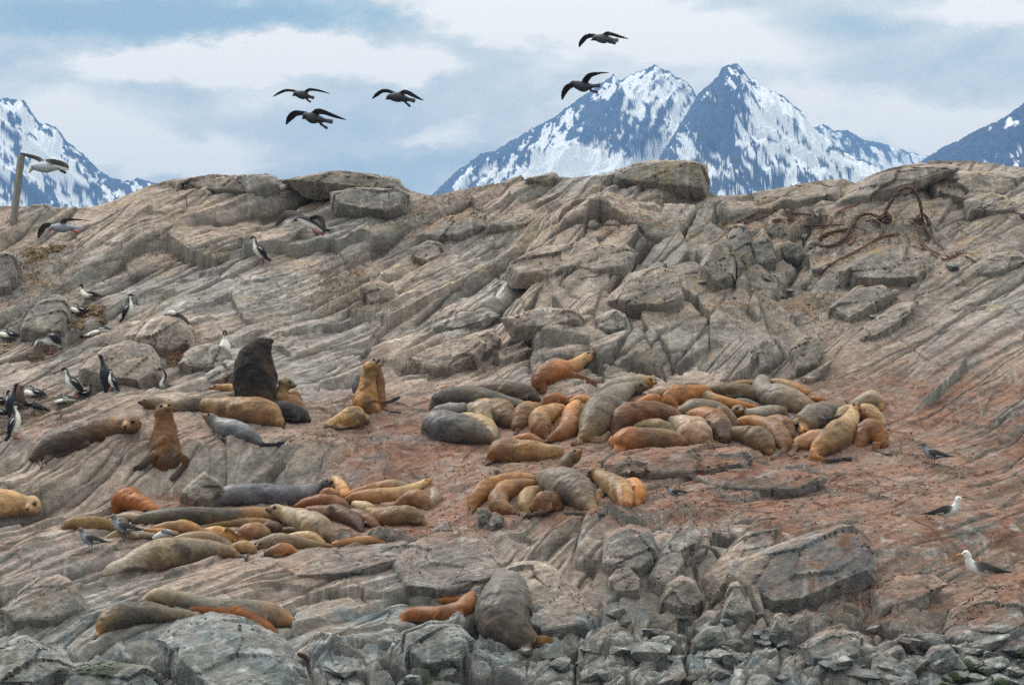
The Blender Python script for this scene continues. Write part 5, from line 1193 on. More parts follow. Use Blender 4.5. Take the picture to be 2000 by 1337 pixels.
bird('cormorant', 'cormorant with only its black head and orange bill above the rock rim', 'cormorant', GCo, [([(232, 768, 8), (228, 761, 8), (223, 757, 6)], BKC, WH, (.5, 0, -1)), ([(219, 758, 2.5), (214, 761, 2)], lin(196, 110, 50))], y_)
y_ = gY(40, 796) - .1
bird('cormorant', 'fluffy brown cormorant chick beside the big one seen from behind', 'cormorant chick', GCo, [([(40, 792, 8), (40, 778, 10), (38, 764, 8), (40, 756, 6)], lin(84, 66, 52)), ([(40, 756, 3), (47, 755, 1.6)], lin(84, 70, 56))], y_, mott=.2)
# cormorant landing with both wings spread
y_ = gY(622, 462) - .25
bird('cormorant', 'cormorant landing on the slope with both dark wings spread', 'cormorant', GCo, [
    ([(626, 449, 5), (615, 441, 10), (601, 434, 11), (590, 429, 8), (582, 427, 5)], BKC, WH, (-.3, -.3, -1)),
    ([(582, 427, 5), (578, 429, 4.5)], BKC), ([(575, 430, 2), (570, 433, 1.3)], lin(90, 80, 70)),
    ([(594, 424, 4, -.05), (580, 417, 5, -.15), (562, 418, 7.5, -.25), (549, 428, 7, -.35), (539, 441, 3, -.4)], lin(52, 44, 42), None, (0, 0, -1), .16, .5),
    ([(606, 427, 4, .1), (619, 424, 4.5, .2), (628, 430, 6, .3), (632, 444, 5, .38), (634, 456, 2, .4)], lin(44, 42, 44), None, (0, 0, -1), .16, .5),
    ([(622, 446, 5), (634, 449, 4), (644, 450, 2.5)], BKC, None, (0, 0, -1), .4),
    ([(611, 444, 3, .08), (614, 451, 2.4, .1), (619, 455, 3, .1)], REDL), ([(620, 446, 3), (625, 453, 2.4), (630, 457, 3)], REDL)], y_)
y_ = gY(345, 636) - .5
bird('cormorant', 'cormorant gliding low above the boulder, seen nearly edge on', 'cormorant', GCo, [
    ([(330, 611, 3), (338, 611, 5), (346, 614, 4)], BKC, WH, (-1, -.3, .6)), ([(332, 610, 4, .05), (340, 611, 4, .05)], WH),
    ([(320, 615, 1.5, -.5), (330, 614, 2.5, -.2), (340, 614, 3)], BKC, None, (0, 0, -1), .4),
    ([(344, 612, 4), (354, 617, 4.5, .2), (363, 625, 4, .4), (369, 633, 2, .5)], BKC, None, (0, 0, -1), .3, .4)], y_)

# gulls on the rock
GG = 'gulls standing among the sea lions'
def gull(label, u0, v0, h, fl=1, kind='dolphin', lean=0, turn=0):
    s = h / 100.; y = gY(u0, v0) - .04
    if kind == 'dolphin': bodyc, mant, headc, bill, legs = lin(140, 146, 156), lin(62, 56, 54), lin(104, 104, 108), REDL, lin(84, 66, 62)
    else: bodyc, mant, headc, bill, legs = lin(222, 222, 222), lin(46, 42, 40), lin(232, 232, 230), GBILL, lin(168, 160, 140)
    A = []
    def add(pts, cd, cv=None, vd=(0, 0, -1), flat=.85, roll=0): A.append((T(pts, u0, v0, s, fl, lean), cd, cv, vd, flat, roll))
    add([(44, -42, 5), (30, -44, 11), (8, -46, 17), (-16, -52, 17), (-28, -66, 12), (-32, -78, 9.5)], bodyc, bodyc)
    add([(-32, -80, 10), (-36, -88, 10.5), (-40, -89, 8)], headc)
    if turn: add([(-34, -87, 3), (-18, -88, 2.6), (-14, -86, 2)], bill)
    else: add([(-46, -87, 3.6), (-58, -85, 3.0), (-62, -82, 2.2)], bill)
    add([(-14, -60, 9, .06), (6, -55, 14, .10), (34, -47, 11, .09), (64, -41, 5, .04)], mant, mant, flat=.4)
    add([(14, -42, 2.4, .13), (36, -40, 2.6, .10)], lin(210, 210, 210), flat=.5)
    add([(40, -46, 5), (66, -42, 3.5), (84, -40, 2)], BKC, flat=.4)
    for q, dd in ((-4, .05), (6, -.03)):
        add([(q, -34, 3.2, dd), (q + 1, -16, 1.9, dd), (q, -3, 1.9, dd), (q - 9, 0, 2.6, dd + .02)], legs, flat=1)
    hd = A[1][0][-1]
    e = [(hd[0], hd[1] - 1 * s, 1.7 * s, 8 * s * y / F, (.01, .01, .01))]
    return bird('gull', label, 'gull', GG, A, y, e)
gull('grey headed gull with a red bill at the far left of the lower huddle', 176, 1078, 50, kind='dolphin')
gull('grey gull standing right in front of the olive sea lions on thin black legs', 241, 1056, 54)
gull('small grey gull pecking beside the bright orange sea lion rump', 1322, 980, 38, lean=-8)
gull('grey gull standing high on the brown slope at the right', 1822, 911, 50)
gull('white headed gull facing right above the red stain', 1850, 1027, 60, fl=-1, kind='kelp')
gull('largest white gull with dark brown wings, facing left near the right edge', 1914, 1146, 74, kind='kelp')
y_ = gY(318, 1060) - .1
bird('gull', 'gull half hidden behind the large stained sea lion', 'gull', GG, [([(300, 1050, 3), (310, 1045, 6), (322, 1041, 7), (330, 1040, 5)], lin(206, 208, 212), lin(206, 208, 212)), ([(318, 1036, 4, .05), (330, 1039, 4, .05), (342, 1043, 1.5)], lin(112, 120, 132)), ([(326, 1037, 4), (330, 1037, 4)], lin(170, 176, 184))], y_)

# gulls in the air
GFl = 'gulls flying over the island'
def flyer(label, y, beak, head, body, tail, lw, rw, feet, cols_=None, big=1.0):
    bc, wc, hc, bl, lg = cols_ or (lin(62, 64, 70), lin(26, 26, 30), lin(40, 40, 44), lin(130, 60, 50), lin(70, 50, 48))  # default colours carry the darkness of birds seen against the light
    k = big
    mx = ((head[0] + body[0]) / 2, (head[1] + body[1]) / 2)
    q = (tail[0] - body[0], tail[1] - body[1])
    A = [([(body[0] + q[0] * .55, body[1] + q[1] * .55, 4 * k), (body[0] + q[0] * .22, body[1] + q[1] * .2, 7.5 * k), (body[0], body[1], 9.5 * k), (mx[0], mx[1], 8.5 * k), (head[0], head[1], 5.5 * k)], bc, bc),
         ([(body[0] + q[0] * .5, body[1] + q[1] * .5, 3.6 * k), (tail[0], tail[1], 4.4 * k)], bc * 1.7, None, (0, 0, -1), .3),
         ([head + (5.6 * k,), (head[0] * .7 + beak[0] * .3, head[1] * .7 + beak[1] * .3, 4.6 * k)], hc),
         ([(head[0] * .45 + beak[0] * .55, head[1] * .45 + beak[1] * .55, 2.4 * k), beak + (1.5 * k,)], bl)]
    for w, sg in ((lw, -1), (rw, 1)):
        n = len(w)
        P_ = [(p[0], p[1], p[2] * k * .62, sg * .42 * (i / (n - 1))) for i, p in enumerate(w)]
        A.append((P_, wc, None, (0, 0, -1), .16, .55 * sg))
    if feet: A.append(([feet[0] + (2.2 * k,), ((feet[0][0] + feet[1][0]) / 2, (feet[0][1] + feet[1][1]) / 2, 2.2 * k), feet[1] + (2.6 * k,)], lg))
    e = [(head[0] * .8 + beak[0] * .2, head[1] * .8 + beak[1] * .2 - 1.2 * k, 1.2 * k, 4.8 * k * y / F, (.01, .01, .01))]
    return bird('gull', label, 'flying gull', GFl, A, y, e)
flyer('flying gull at the upper left of the group of three', 58, (571, 187), (578, 183), (593, 186), (613, 191),
      [(582, 180, 5), (570, 177, 5), (557, 177, 5), (545, 182, 5), (533, 189, 1.5)], [(595, 181, 6), (603, 176, 6), (610, 175, 5), (627, 178, 4), (644, 183, 1.5)], ((599, 194), (606, 199)), big=.92)
flyer('flying gull at the bottom of the group of three', 56, (591, 232), (597, 226), (612, 231), (649, 238),
      [(600, 222, 6), (588, 221, 7), (576, 222, 9), (566, 231, 9), (559, 243, 2.5)], [(613, 223, 9), (621, 218, 9), (632, 219, 7), (654, 227, 5), (676, 234, 1.5)], ((626, 242), (638, 250)), big=1.15)
flyer('flying gull at the right of the group of three', 57, (754, 194), (761, 189), (780, 190), (810, 197),
      [(770, 182, 5), (758, 178, 6), (747, 178, 6), (736, 185, 6), (727, 193, 2)], [(782, 183, 7), (790, 180, 7), (799, 182, 7), (814, 190, 5), (827, 196, 1.8)], ((790, 198), (800, 207)), big=1.05)
flyer('highest flying gull above the snowy peaks', 57, (1155, 79), (1163, 74), (1180, 76), (1207, 79),
      [(1166, 70, 5), (1154, 70, 7), (1144, 73, 8), (1136, 82, 8), (1131, 92, 2.5)], [(1178, 70, 7), (1186, 66, 7), (1195, 67, 6), (1212, 72, 4.5), (1227, 76, 1.5)], ((1190, 83), (1201, 85)), (lin(90, 90, 96), lin(40, 38, 40), lin(52, 50, 52), lin(120, 50, 44), lin(60, 44, 42)))
flyer('flying gull with one wing raised in front of the left summit', 57, (1110, 165), (1119, 163), (1140, 170), (1172, 167),
      [(1124, 165, 6), (1113, 168, 9), (1106, 174, 10), (1101, 184, 8), (1098, 195, 2.5)], [(1142, 161, 10), (1146, 154, 10), (1153, 147, 8), (1170, 143, 4), (1189, 142, 1.2)], ((1154, 177), (1166, 180)), big=1.05)
flyer('white headed gull with brown wings gliding past the wooden post', 62, (57, 337), (65, 325), (90, 327), (134, 328),
      [(84, 317, 8), (76, 311, 7), (66, 307, 6), (52, 303, 5), (41, 300, 3.5)], [(90, 316, 7), (102, 316, 8), (114, 318, 8), (126, 322, 7), (134, 326, 4)], ((118, 333), (127, 337)), (lin(186, 190, 198), lin(92, 82, 76), lin(206, 208, 212), GBILL, lin(50, 44, 42)), big=1.15)
flyer('pale grey gull with a red bill flying low over the left slope', 60, (95, 450), (103, 444), (124, 445), (160, 444),
      [(104, 439, 6), (95, 439, 8), (86, 443, 9), (79, 453, 9), (75, 465, 2.5)], [(122, 438, 9), (125, 432, 8), (132, 429, 6), (152, 429, 3), (176, 431, 1.2)], ((139, 450), (152, 453)), (lin(150, 154, 164), lin(64, 58, 56), lin(150, 154, 164), lin(190, 60, 48), lin(196, 80, 56)), big=1.02)
# ------------------------------------------------------------------ outcrops and loose stones
def noise3(P, s, f):
    return fbm(P[:, 0] * f + P[:, 1] * .37 * f, P[:, 2] * f + P[:, 1] * .61 * f, s, 3)
def rock(name, outline, depth, label=None, cat=None, group=None, kind=None, top=.55, front=.25, seed=1, sink=.12, lean=0., stain=None, ybase=None, edge=.04, rough=.022, pushback=0., light=1.0, foot=None):
    """angular stone: its outline as seen from the sea, real depth behind and a broken front; stands on the ground"""
    rr = random.Random(seed)
    ol = np.array(outline, float)
    cu, cv = ol.mean(0)
    vb = ol[:, 1].max()
    ub = ol[np.argmax(ol[:, 1]), 0]
    y0 = (gY(*foot) if foot else gY(cu, vb)) if ybase is None else ybase
    y0 += pushback
    hgt = (vb - ol[:, 1].min()) / F * y0
    pts = []
    def W(u, v, y): return np.array([(u - 1000) / F * y0, y, CZ + (HOR - v) / F * y0])
    for (u, v) in outline:
        hh = (vb - v) / F * y0
        yy = y0 + hh * lean + rr.uniform(-.5, .5) * edge
        pts.append(W(u, v, yy + .06))
        pts.append(W(cu + (u - cu) * .90, v + (cv - v) * .10, yy - front * .55 + rr.uniform(-.5, .5) * edge))
        k_ = rr.uniform(.70, .86); pts.append(W(cu + (u - cu) * k_, v + (cv - v) * (1 - k_), yy - front + rr.uniform(-1, 1) * edge))
        pts.append(W(cu + (u - cu) * rr.uniform(.75, .95), v + max(0, (cv - v)) * top * .25 + 2, yy + depth * rr.uniform(.45, .65)))
        pts.append(W(cu + (u - cu) * rr.uniform(.5, .8), v + (cv - v) * top + 3, yy + depth * rr.uniform(.85, 1.05)))
    n0 = len(pts)
    for i in range(0, n0, 5):
        p = pts[i]
        if p[2] < W(0, cv, y0)[2]:
            pts.append(p - np.array([0, -.05, sink + .15]))
    bm = bmesh.new()
    for p in pts: bm.verts.new(p)
    bmesh.ops.convex_hull(bm, input=list(bm.verts))
    for v in [v for v in bm.verts if not v.link_faces]: bm.verts.remove(v)
    bmesh.ops.recalc_face_normals(bm, faces=list(bm.faces))
    size = max(ol[:, 0].max() - ol[:, 0].min(), vb - ol[:, 1].min()) / F * y0
    bmesh.ops.bevel(bm, geom=list(bm.edges), offset=min(.015, size * .02), segments=1, affect='EDGES', profile=.6)
    bmesh.ops.triangulate(bm, faces=list(bm.faces))
    tgt = max(.035, size / 60)
    for it in range(6):
        ed = [e for e in bm.edges if e.calc_length() > tgt * 1.6]
        if not ed or len(bm.verts) > 26000: break
        bmesh.ops.subdivide_edges(bm, edges=ed, cuts=1, use_grid_fill=False)
        bmesh.ops.triangulate(bm, faces=[f for f in bm.faces if len(f.verts) > 3])
    bm.normal_update()
    P = np.array([v.co for v in bm.verts]); Nn = np.array([v.normal for v in bm.verts])
    Fc = np.array([[v.index for v in f.verts] for f in bm.faces]) if not bm.verts.index_update() else None
    bm.free()
    sc_ = min(1, size / .8)
    a, s = rot(P[:, 0], P[:, 1] + P[:, 2] * .9, 30)
    F1, F2, r3, r4, pl = voro(a * 1.2 / max(.25, size ** .5) + seed, s * 2.6 / max(.25, size ** .5), 40, 1.0)
    d = pl * .045 * size ** .5 - sstep(.035, 0, F2 - F1) * .035 * sc_ * (r3 > .35) + noise3(P, 41 + seed % 5, 3.0) * rough * 1.0 * sc_ + noise3(P, 44, 11.0) * rough * .4 + fbm(a * 2.5, s * 10, 46, 3) * rough * .8
    P = P + Nn * d[:, None]
    # normals again, roughly, from the displaced faces
    A_, B_, C_ = P[Fc[:, 0]], P[Fc[:, 1]], P[Fc[:, 2]]
    fnm = np.cross(B_ - A_, C_ - A_)
    vn = np.zeros_like(P)
    for k in range(3):
        for ax in range(3): vn[:, ax] += np.bincount(Fc[:, k], weights=fnm[:, ax], minlength=len(P))
    vn /= np.linalg.norm(vn, axis=1)[:, None] + 1e-12
    uu = 1000 + F * P[:, 0] / P[:, 1]; vv = HOR - (P[:, 2] - CZ) * F / P[:, 1]
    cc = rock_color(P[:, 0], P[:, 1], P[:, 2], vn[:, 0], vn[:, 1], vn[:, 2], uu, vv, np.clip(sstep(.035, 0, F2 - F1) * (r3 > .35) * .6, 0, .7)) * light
    if stain is not None:
        t = (sstep(-.1, .4, noise3(P, 48, 2.0)) * stain[1])[:, None]
        cc = cc * (1 - t) + lin(*stain[0]) * .85 * t
    base = P.mean(0); base[2] = P[:, 2].min()
    o = mesh_obj(name, P - base, Fc.astype(np.int32), m_rock, cc, smooth=False)
    o.location = base
    tag(o, label, cat, group, kind)
    return o
def crag(outline, depth, **k): return rock('rock_outcrop', outline, depth, kind='structure', **k)

# skyline blocks
crag([(1176, 342), (1218, 327), (1277, 315), (1322, 313), (1364, 317), (1381, 323), (1383, 345), (1384, 374), (1340, 372), (1290, 350), (1240, 352), (1190, 356)], 1.6, front=.35, seed=3, lean=.1, stain=((176, 156, 100), .35), top=.2, foot=(1340, 384))
crag([(545, 352), (590, 346), (650, 335), (700, 337), (745, 342), (780, 351), (787, 368), (760, 374), (690, 372), (600, 362)], 1.6, front=.25, seed=4, lean=.15, foot=(700, 384), top=.2)
crag([(640, 372), (700, 366), (780, 366), (800, 378), (795, 404), (768, 420), (700, 414), (650, 400)], 1.5, front=.3, seed=5, lean=.3)
crag([(330, 352), (420, 344), (500, 340), (535, 344), (541, 360), (500, 376), (400, 372), (340, 364)], 1.4, front=.2, seed=6, lean=.35, top=.2)
crag([(1024, 349), (1060, 341), (1086, 337), (1089, 346), (1070, 358), (1030, 360)], .8, front=.12, seed=7, lean=.3)
# the long tilted slab at the upper right and its neighbours
crag([(1632, 397), (1668, 366), (1720, 338), (1785, 320), (1850, 318), (1878, 326), (1810, 352), (1740, 374), (1672, 394)], 1.5, front=.10, seed=8, lean=.3, top=.15, rough=.012, stain=((150, 150, 148), .35))
crag([(1800, 350), (1870, 332), (1960, 330), (1995, 345), (1985, 380), (1930, 392), (1870, 398), (1815, 378)], 1.4, front=.2, seed=9, lean=.5, rough=.015)
crag([(1888, 392), (1940, 372), (1985, 392), (1990, 412), (1940, 418), (1890, 414)], .8, front=.15, seed=10, lean=.4)
crag([(1470, 372), (1545, 362), (1604, 353), (1650, 352), (1640, 380), (1560, 396), (1480, 398)], 1.4, front=.1, seed=12, lean=.8, rough=.015)
# the rounded boulder under the ropes and stones around it
crag([(1640, 528), (1690, 494), (1740, 476), (1790, 472), (1818, 492), (1826, 520), (1800, 548), (1740, 556), (1660, 548)], 1.5, front=.25, seed=13, lean=.5, rough=.016)
rock('boulder', [(1520, 478), (1540, 468), (1566, 480), (1574, 498), (1556, 510), (1526, 506)], .5, 'dark angular boulder left of the coiled rope', 'boulder', None, front=.2, seed=14, stain=((96, 98, 104), .6))
crag([(1415, 470), (1428, 440), (1450, 434), (1462, 446), (1474, 500), (1458, 522), (1430, 514)], .7, front=.2, seed=15, lean=.2)
crag([(1462, 470), (1492, 444), (1504, 462), (1518, 508), (1496, 522), (1470, 520)], .7, front=.2, seed=16, lean=.2)
crag([(1366, 520), (1392, 474), (1420, 452), (1440, 500), (1436, 546), (1392, 566)], .9, front=.25, seed=17, lean=.25)
crag([(1180, 590), (1230, 530), (1290, 516), (1330, 540), (1332, 590), (1290, 606), (1220, 602)], 1.1, front=.25, seed=18, lean=.4)
crag([(1262, 566), (1290, 516), (1322, 524), (1336, 580), (1318, 606), (1280, 600)], .8, front=.2, seed=19, lean=.3)
crag([(1100, 520), (1150, 480), (1220, 470), (1250, 492), (1230, 524), (1160, 534)], 1.2, front=.12, seed=20, lean=.5)
crag([(985, 520), (1060, 474), (1130, 466), (1180, 480), (1150, 520), (1060, 540), (1000, 540)], 1.5, front=.12, seed=21, lean=.6)
crag([(1160, 620), (1200, 604), (1225, 616), (1222, 640), (1190, 648), (1166, 640)], .6, front=.15, seed=22, lean=.3)
crag([(840, 640), (900, 606), (950, 600), (978, 616), (930, 632), (880, 646)], 1.0, front=.08, seed=23, lean=.45)
crag([(975, 620), (1050, 600), (1130, 600), (1140, 625), (1080, 640), (1000, 642)], 1.0, front=.15, seed=24, lean=.3)
crag([(790, 700), (830, 676), (880, 660), (930, 652), (950, 668), (930, 700), (880, 726), (820, 730)], 1.4, front=.2, seed=25, lean=.5)
crag([(880, 672), (925, 650), (965, 640), (978, 662), (962, 690), (900, 700)], .8, front=.15, seed=26, lean=.3)
crag([(700, 560), (740, 545), (770, 552), (762, 585), (720, 592)], .5, front=.12, seed=27, lean=.3)
crag([(808, 462), (860, 424), (910, 408), (948, 414), (950, 440), (900, 462), (840, 470)], 1.2, front=.15, seed=28, lean=.5)
crag([(950, 440), (990, 414), (1040, 408), (1058, 424), (1030, 440), (975, 448)], 1.0, front=.12, seed=29, lean=.5)
crag([(800, 486), (838, 466), (862, 474), (866, 500), (830, 512), (802, 506)], .7, front=.2, seed=30, lean=.3)
crag([(1540, 680), (1570, 650), (1600, 652), (1612, 686), (1600, 720), (1552, 726)], .7, front=.2, seed=31, lean=.3, stain=((150, 150, 112), .3))
crag([(1476, 672), (1496, 655), (1508, 690), (1506, 724), (1482, 726)], .6, front=.2, seed=32, lean=.25)
crag([(1672, 668), (1700, 626), (1760, 592), (1800, 584), (1790, 606), (1740, 640), (1700, 664)], 1.2, front=.08, seed=33, lean=.6)
crag([(1620, 600), (1680, 560), (1730, 552), (1760, 566), (1700, 600), (1650, 628)], 1.2, front=.1, seed=34, lean=.6)
crag([(1560, 740), (1566, 744), (1600, 728), (1630, 700), (1618, 716), (1590, 742)], .5, front=.1, seed=35, lean=.3)
crag([(1890, 524), (1940, 494), (1998, 488), (2010, 508), (1960, 530), (1910, 540)], 1.2, front=.1, seed=36, lean=.6)
crag([(-20, 500), (10, 484), (28, 500), (34, 540), (24, 566), (-20, 570)], .8, front=.25, seed=37, lean=.2)
# boulders of the cormorant colony
crag([(40, 646), (50, 606), (80, 578), (110, 572), (128, 584), (134, 620), (128, 652), (80, 660)], 1.1, front=.3, seed=38, lean=.35)
crag([(66, 650), (84, 620), (110, 610), (124, 622), (122, 646), (90, 656)], .5, front=.2, seed=39, lean=.35)
crag([(240, 655), (280, 622), (320, 614), (350, 616), (372, 640), (380, 676), (340, 690), (270, 680)], 1.0, front=.25, seed=40, lean=.3)
crag([(150, 720), (200, 676), (246, 658), (290, 672), (312, 700), (316, 735), (280, 752), (200, 748)], 1.2, front=.25, seed=41, lean=.45)
crag([(345, 710), (370, 680), (410, 668), (440, 672), (452, 700), (430, 722), (370, 726)], 1.0, front=.15, seed=42, lean=.45)
crag([(400, 730), (440, 704), (470, 704), (478, 730), (440, 748), (404, 750)], .8, front=.15, seed=43, lean=.3)
# the white streaked wall under the upper left animals
crag([(352, 960), (398, 918), (430, 938), (442, 960), (418, 980), (372, 984)], .6, front=.25, seed=72, lean=.2, stain=((112, 108, 100), .8))
# rock lips in front of the huddles
crag([(1180, 905), (1215, 884), (1280, 872), (1370, 872), (1440, 866), (1475, 878), (1468, 905), (1390, 925), (1280, 930), (1200, 926)], 1.3, front=.25, seed=73, lean=.9, top=.2)
crag([(1340, 925), (1440, 914), (1560, 918), (1620, 932), (1570, 955), (1480, 958), (1380, 948)], 1.0, front=.15, seed=74, lean=.9)
crag([(960, 915), (1000, 905), (1060, 905), (1090, 915), (1070, 930), (990, 932)], .8, front=.12, seed=75, lean=.9)
crag([(520, 1098), (600, 1078), (700, 1070), (790, 1062), (800, 1090), (700, 1120), (560, 1130)], 1.0, front=.2, seed=76, lean=1.2, top=.1)
crag([(760, 1100), (790, 1060), (850, 1036), (910, 1026), (960, 1060), (1000, 1096), (980, 1130), (880, 1160), (780, 1150)], 1.6, front=.25, seed=77, lean=.8)
crag([(960, 1130), (1010, 1100), (1070, 1096), (1120, 1140), (1170, 1190), (1160, 1230), (1060, 1240), (980, 1200)], 1.5, front=.25, seed=78, lean=.7)
crag([(785, 1236), (840, 1212), (900, 1222), (925, 1250), (905, 1290), (830, 1300), (790, 1270)], 1.0, front=.3, seed=79, lean=.4)
# lower middle cliffs
crag([(1172, 1100), (1182, 1040), (1230, 1020), (1275, 1030), (1282, 1090), (1250, 1116), (1196, 1118)], 1.2, front=.25, seed=80, lean=.25)
crag([(1184, 1130), (1200, 1104), (1230, 1104), (1256, 1130), (1250, 1156), (1200, 1158)], .7, front=.2, seed=81, lean=.2)
crag([(1262, 1136), (1290, 1080), (1320, 1036), (1360, 1010), (1374, 1040), (1340, 1090), (1300, 1150)], .9, front=.2, seed=82, lean=.4, stain=((160, 158, 150), .4))
crag([(1330, 1100), (1352, 1060), (1384, 1040), (1388, 1066), (1356, 1100), (1334, 1110)], .6, front=.15, seed=83, lean=.4)
crag([(1385, 1170), (1372, 1130), (1440, 1080), (1480, 1020), (1500, 1004), (1536, 1010), (1520, 1060), (1470, 1130)], 1.0, front=.1, seed=84, lean=.5)
crag([(1405, 1120), (1430, 1096), (1560, 1050), (1650, 1030), (1690, 1040), (1722, 1070), (1720, 1112), (1650, 1140), (1560, 1186), (1490, 1190), (1440, 1160)], 1.7, front=.22, seed=85, lean=.3, stain=((128, 134, 142), .6), top=.2)
crag([(1700, 1150), (1760, 1120), (1830, 1120), (1860, 1140), (1800, 1170), (1720, 1190)], 1.2, front=.12, seed=86, lean=.7)
crag([(1840, 1250), (1860, 1190), (1940, 1150), (2010, 1140), (2010, 1230), (1930, 1262)], 1.6, front=.15, seed=87, lean=.7)
# big pale boulder at the lower left and the low shore stone
crag([(290, 1250), (330, 1210), (390, 1200), (440, 1206), (500, 1226), (560, 1260), (590, 1310), (580, 1360), (420, 1380), (330, 1300)], 1.7, front=.3, seed=88, lean=.7, stain=((150, 152, 146), .4))
crag([(0, 1190), (60, 1130), (110, 1118), (150, 1150), (165, 1190), (110, 1210), (20, 1215)], 1.0, front=.2, seed=89, lean=.4, stain=((158, 148, 128), .4))
crag([(-40, 1270), (40, 1240), (120, 1276), (150, 1310), (60, 1340), (-40, 1340)], 1.0, front=.2, seed=90, lean=.4)
crag([(120, 1300), (200, 1290), (290, 1304), (320, 1345), (200, 1380), (110, 1350)], 1.0, front=.2, seed=91, lean=.3)
crag([(330, 1290), (400, 1284), (470, 1300), (480, 1345), (360, 1360)], .8, front=.2, seed=92, lean=.3)
# loose stones that can be told apart
rock('boulder', [(932, 1010), (934, 992), (950, 990), (962, 1000), (960, 1022), (940, 1026)], .3, 'small pale upright stone in front of the golden brown sea lions', 'boulder', front=.12, seed=100)
rock('boulder', [(952, 1020), (966, 1000), (984, 1006), (986, 1020), (972, 1030), (956, 1030)], .3, 'dark wedge shaped stone beside the middle huddle', 'boulder', front=.12, seed=101, stain=((80, 80, 84), .8))
rock('boulder', [(652, 1044), (664, 1028), (684, 1030), (694, 1046), (680, 1058), (658, 1056)], .35, 'reddish brown stone below the chocolate sea lion', 'boulder', front=.15, seed=102, stain=((130, 96, 84), .6))
rock('boulder', [(718, 1040), (740, 1026), (766, 1030), (776, 1046), (756, 1056), (724, 1054)], .4, 'broad reddish stone below the right end of the left huddle', 'boulder', front=.15, seed=103, stain=((130, 92, 80), .6))
rock('boulder', [(1408, 1200), (1428, 1140), (1444, 1136), (1474, 1196), (1450, 1204)], .5, 'pointed pale stone standing at the foot of the blue grey slab', 'boulder', front=.2, seed=104, lean=.25, stain=((160, 160, 152), .4))
rock('boulder', [(1288, 1176), (1300, 1138), (1330, 1124), (1360, 1132), (1378, 1172), (1350, 1190), (1310, 1190)], .6, 'boulder with white dripping streaks at the foot of the cliff', 'boulder', front=.2, seed=105)
rock('boulder', [(1562, 1262), (1610, 1232), (1650, 1222), (1690, 1244), (1684, 1276), (1640, 1296), (1580, 1290)], .8, 'large brownish boulder with a flat tilted top in the lower right rubble', 'boulder', front=.25, seed=106, lean=.5)
rock('boulder', [(1350, 1252), (1384, 1224), (1410, 1226), (1422, 1256), (1396, 1272), (1358, 1270)], .5, 'dark olive boulder with a sharp ridge in the lower rubble', 'boulder', front=.2, seed=107, stain=((92, 94, 84), .7))
rock('boulder', [(1500, 1236), (1514, 1198), (1528, 1196), (1550, 1232), (1536, 1242)], .4, 'greenish pointed stone behind the flat topped boulder', 'boulder', front=.15, seed=108, stain=((110, 120, 108), .6))
rock('boulder', [(1800, 1290), (1820, 1262), (1856, 1258), (1876, 1280), (1860, 1304), (1810, 1306)], .5, 'pale cracked boulder near the bottom right corner', 'boulder', front=.2, seed=109)
rock('boulder', [(1730, 1332), (1770, 1316), (1804, 1330), (1806, 1352), (1740, 1356)], .5, 'flat light grey stone cut by the bottom edge at the right', 'boulder', front=.15, seed=110, stain=((150, 156, 158), .5))
# the rubble of the shore: every stone an object, copied from a dozen shapes
protos = []
for k in range(14):
    rr = random.Random(400 + k)
    n = rr.randint(6, 8)
    ol = []
    for i in range(n):
        t = 2 * math.pi * i / n + rr.uniform(-.3, .3)
        ol.append((1300 + math.cos(t) * 26 * rr.uniform(.75, 1.25), 1262 - math.sin(t) * 17 * rr.uniform(.7, 1.3)))
    o = rock('boulder', ol, .42, None, None, front=.2, seed=500 + k, lean=.5, ybase=55.5, rough=.012, stain=((64, 78, 46), 1.0) if k > 11 else [((112, 114, 112), .7), ((136, 134, 128), .6), ((118, 104, 92), .7), ((88, 94, 90), .7)][k % 4])
    protos.append(o)
LR = 'angular grey stone in the rubble along the bottom right shore'
LL = 'weathered blue grey stone in the rubble along the bottom left shore'
LM = 'loose brown stone lying in the scree of the upper right'
rr = random.Random(77)
used = [False] * 14
def put(u, v, s, lab, grp, cat='stone'):
    k = rr.randrange(12)
    if u > 1840 + (1337 - v) * 1.2 and v > 1240:
        k = 12 + rr.randrange(2); lab = 'stone covered in green weed at the bottom right corner'; grp = 'weedy stones in the bottom right corner'
    o = protos[k]
    if used[k]:
        o = protos[k].copy(); COL.objects.link(o)
    used[k] = True
    y = gY(u, v)
    p = P3(u, v, y)
    o.location = (p.x, p.y + .05, p.z - .10 * s)
    o.rotation_euler = (rr.uniform(-.3, .3), rr.uniform(-.35, .35), rr.uniform(0, 6.28))
    o.scale = (s * rr.uniform(.8, 1.25), s * rr.uniform(.8, 1.25), s * rr.uniform(.45, .9))
    tag(o, lab, cat, grp)
for i in range(120):
    u = rr.uniform(1000, 2010); v = rr.uniform(1195, 1345) 
    if v < 1200 + 60 * max(0, (u - 1600) / 400): v += 60
    put(u, v, rr.choice([.2, .25, .3, .35, .45, .55, .7, .95]) * (.7 + .6 * (v - 1190) / 150), LR, 'rubble stones on the bottom right shore')
for i in range(14):
    u = rr.uniform(-20, 900); v = rr.uniform(1290, 1345)
    put(u, v, rr.choice([.4, .5, .7, .9, 1.2]), LL, 'rubble stones on the bottom left shore')
for i in range(22):
    u = rr.uniform(1850, 2010); v = rr.uniform(1255, 1345)
    put(u, v, rr.choice([.3, .45, .6, .8]), LR, 'rubble stones on the bottom right shore')
for i in range(60):
    u = rr.gauss(1600, 150); v = rr.gauss(520, 60) 
    if not (420 < v < 700): continue
    put(u, v, rr.choice([.14, .18, .24, .32, .45]), LM, 'loose stones in the upper right scree')

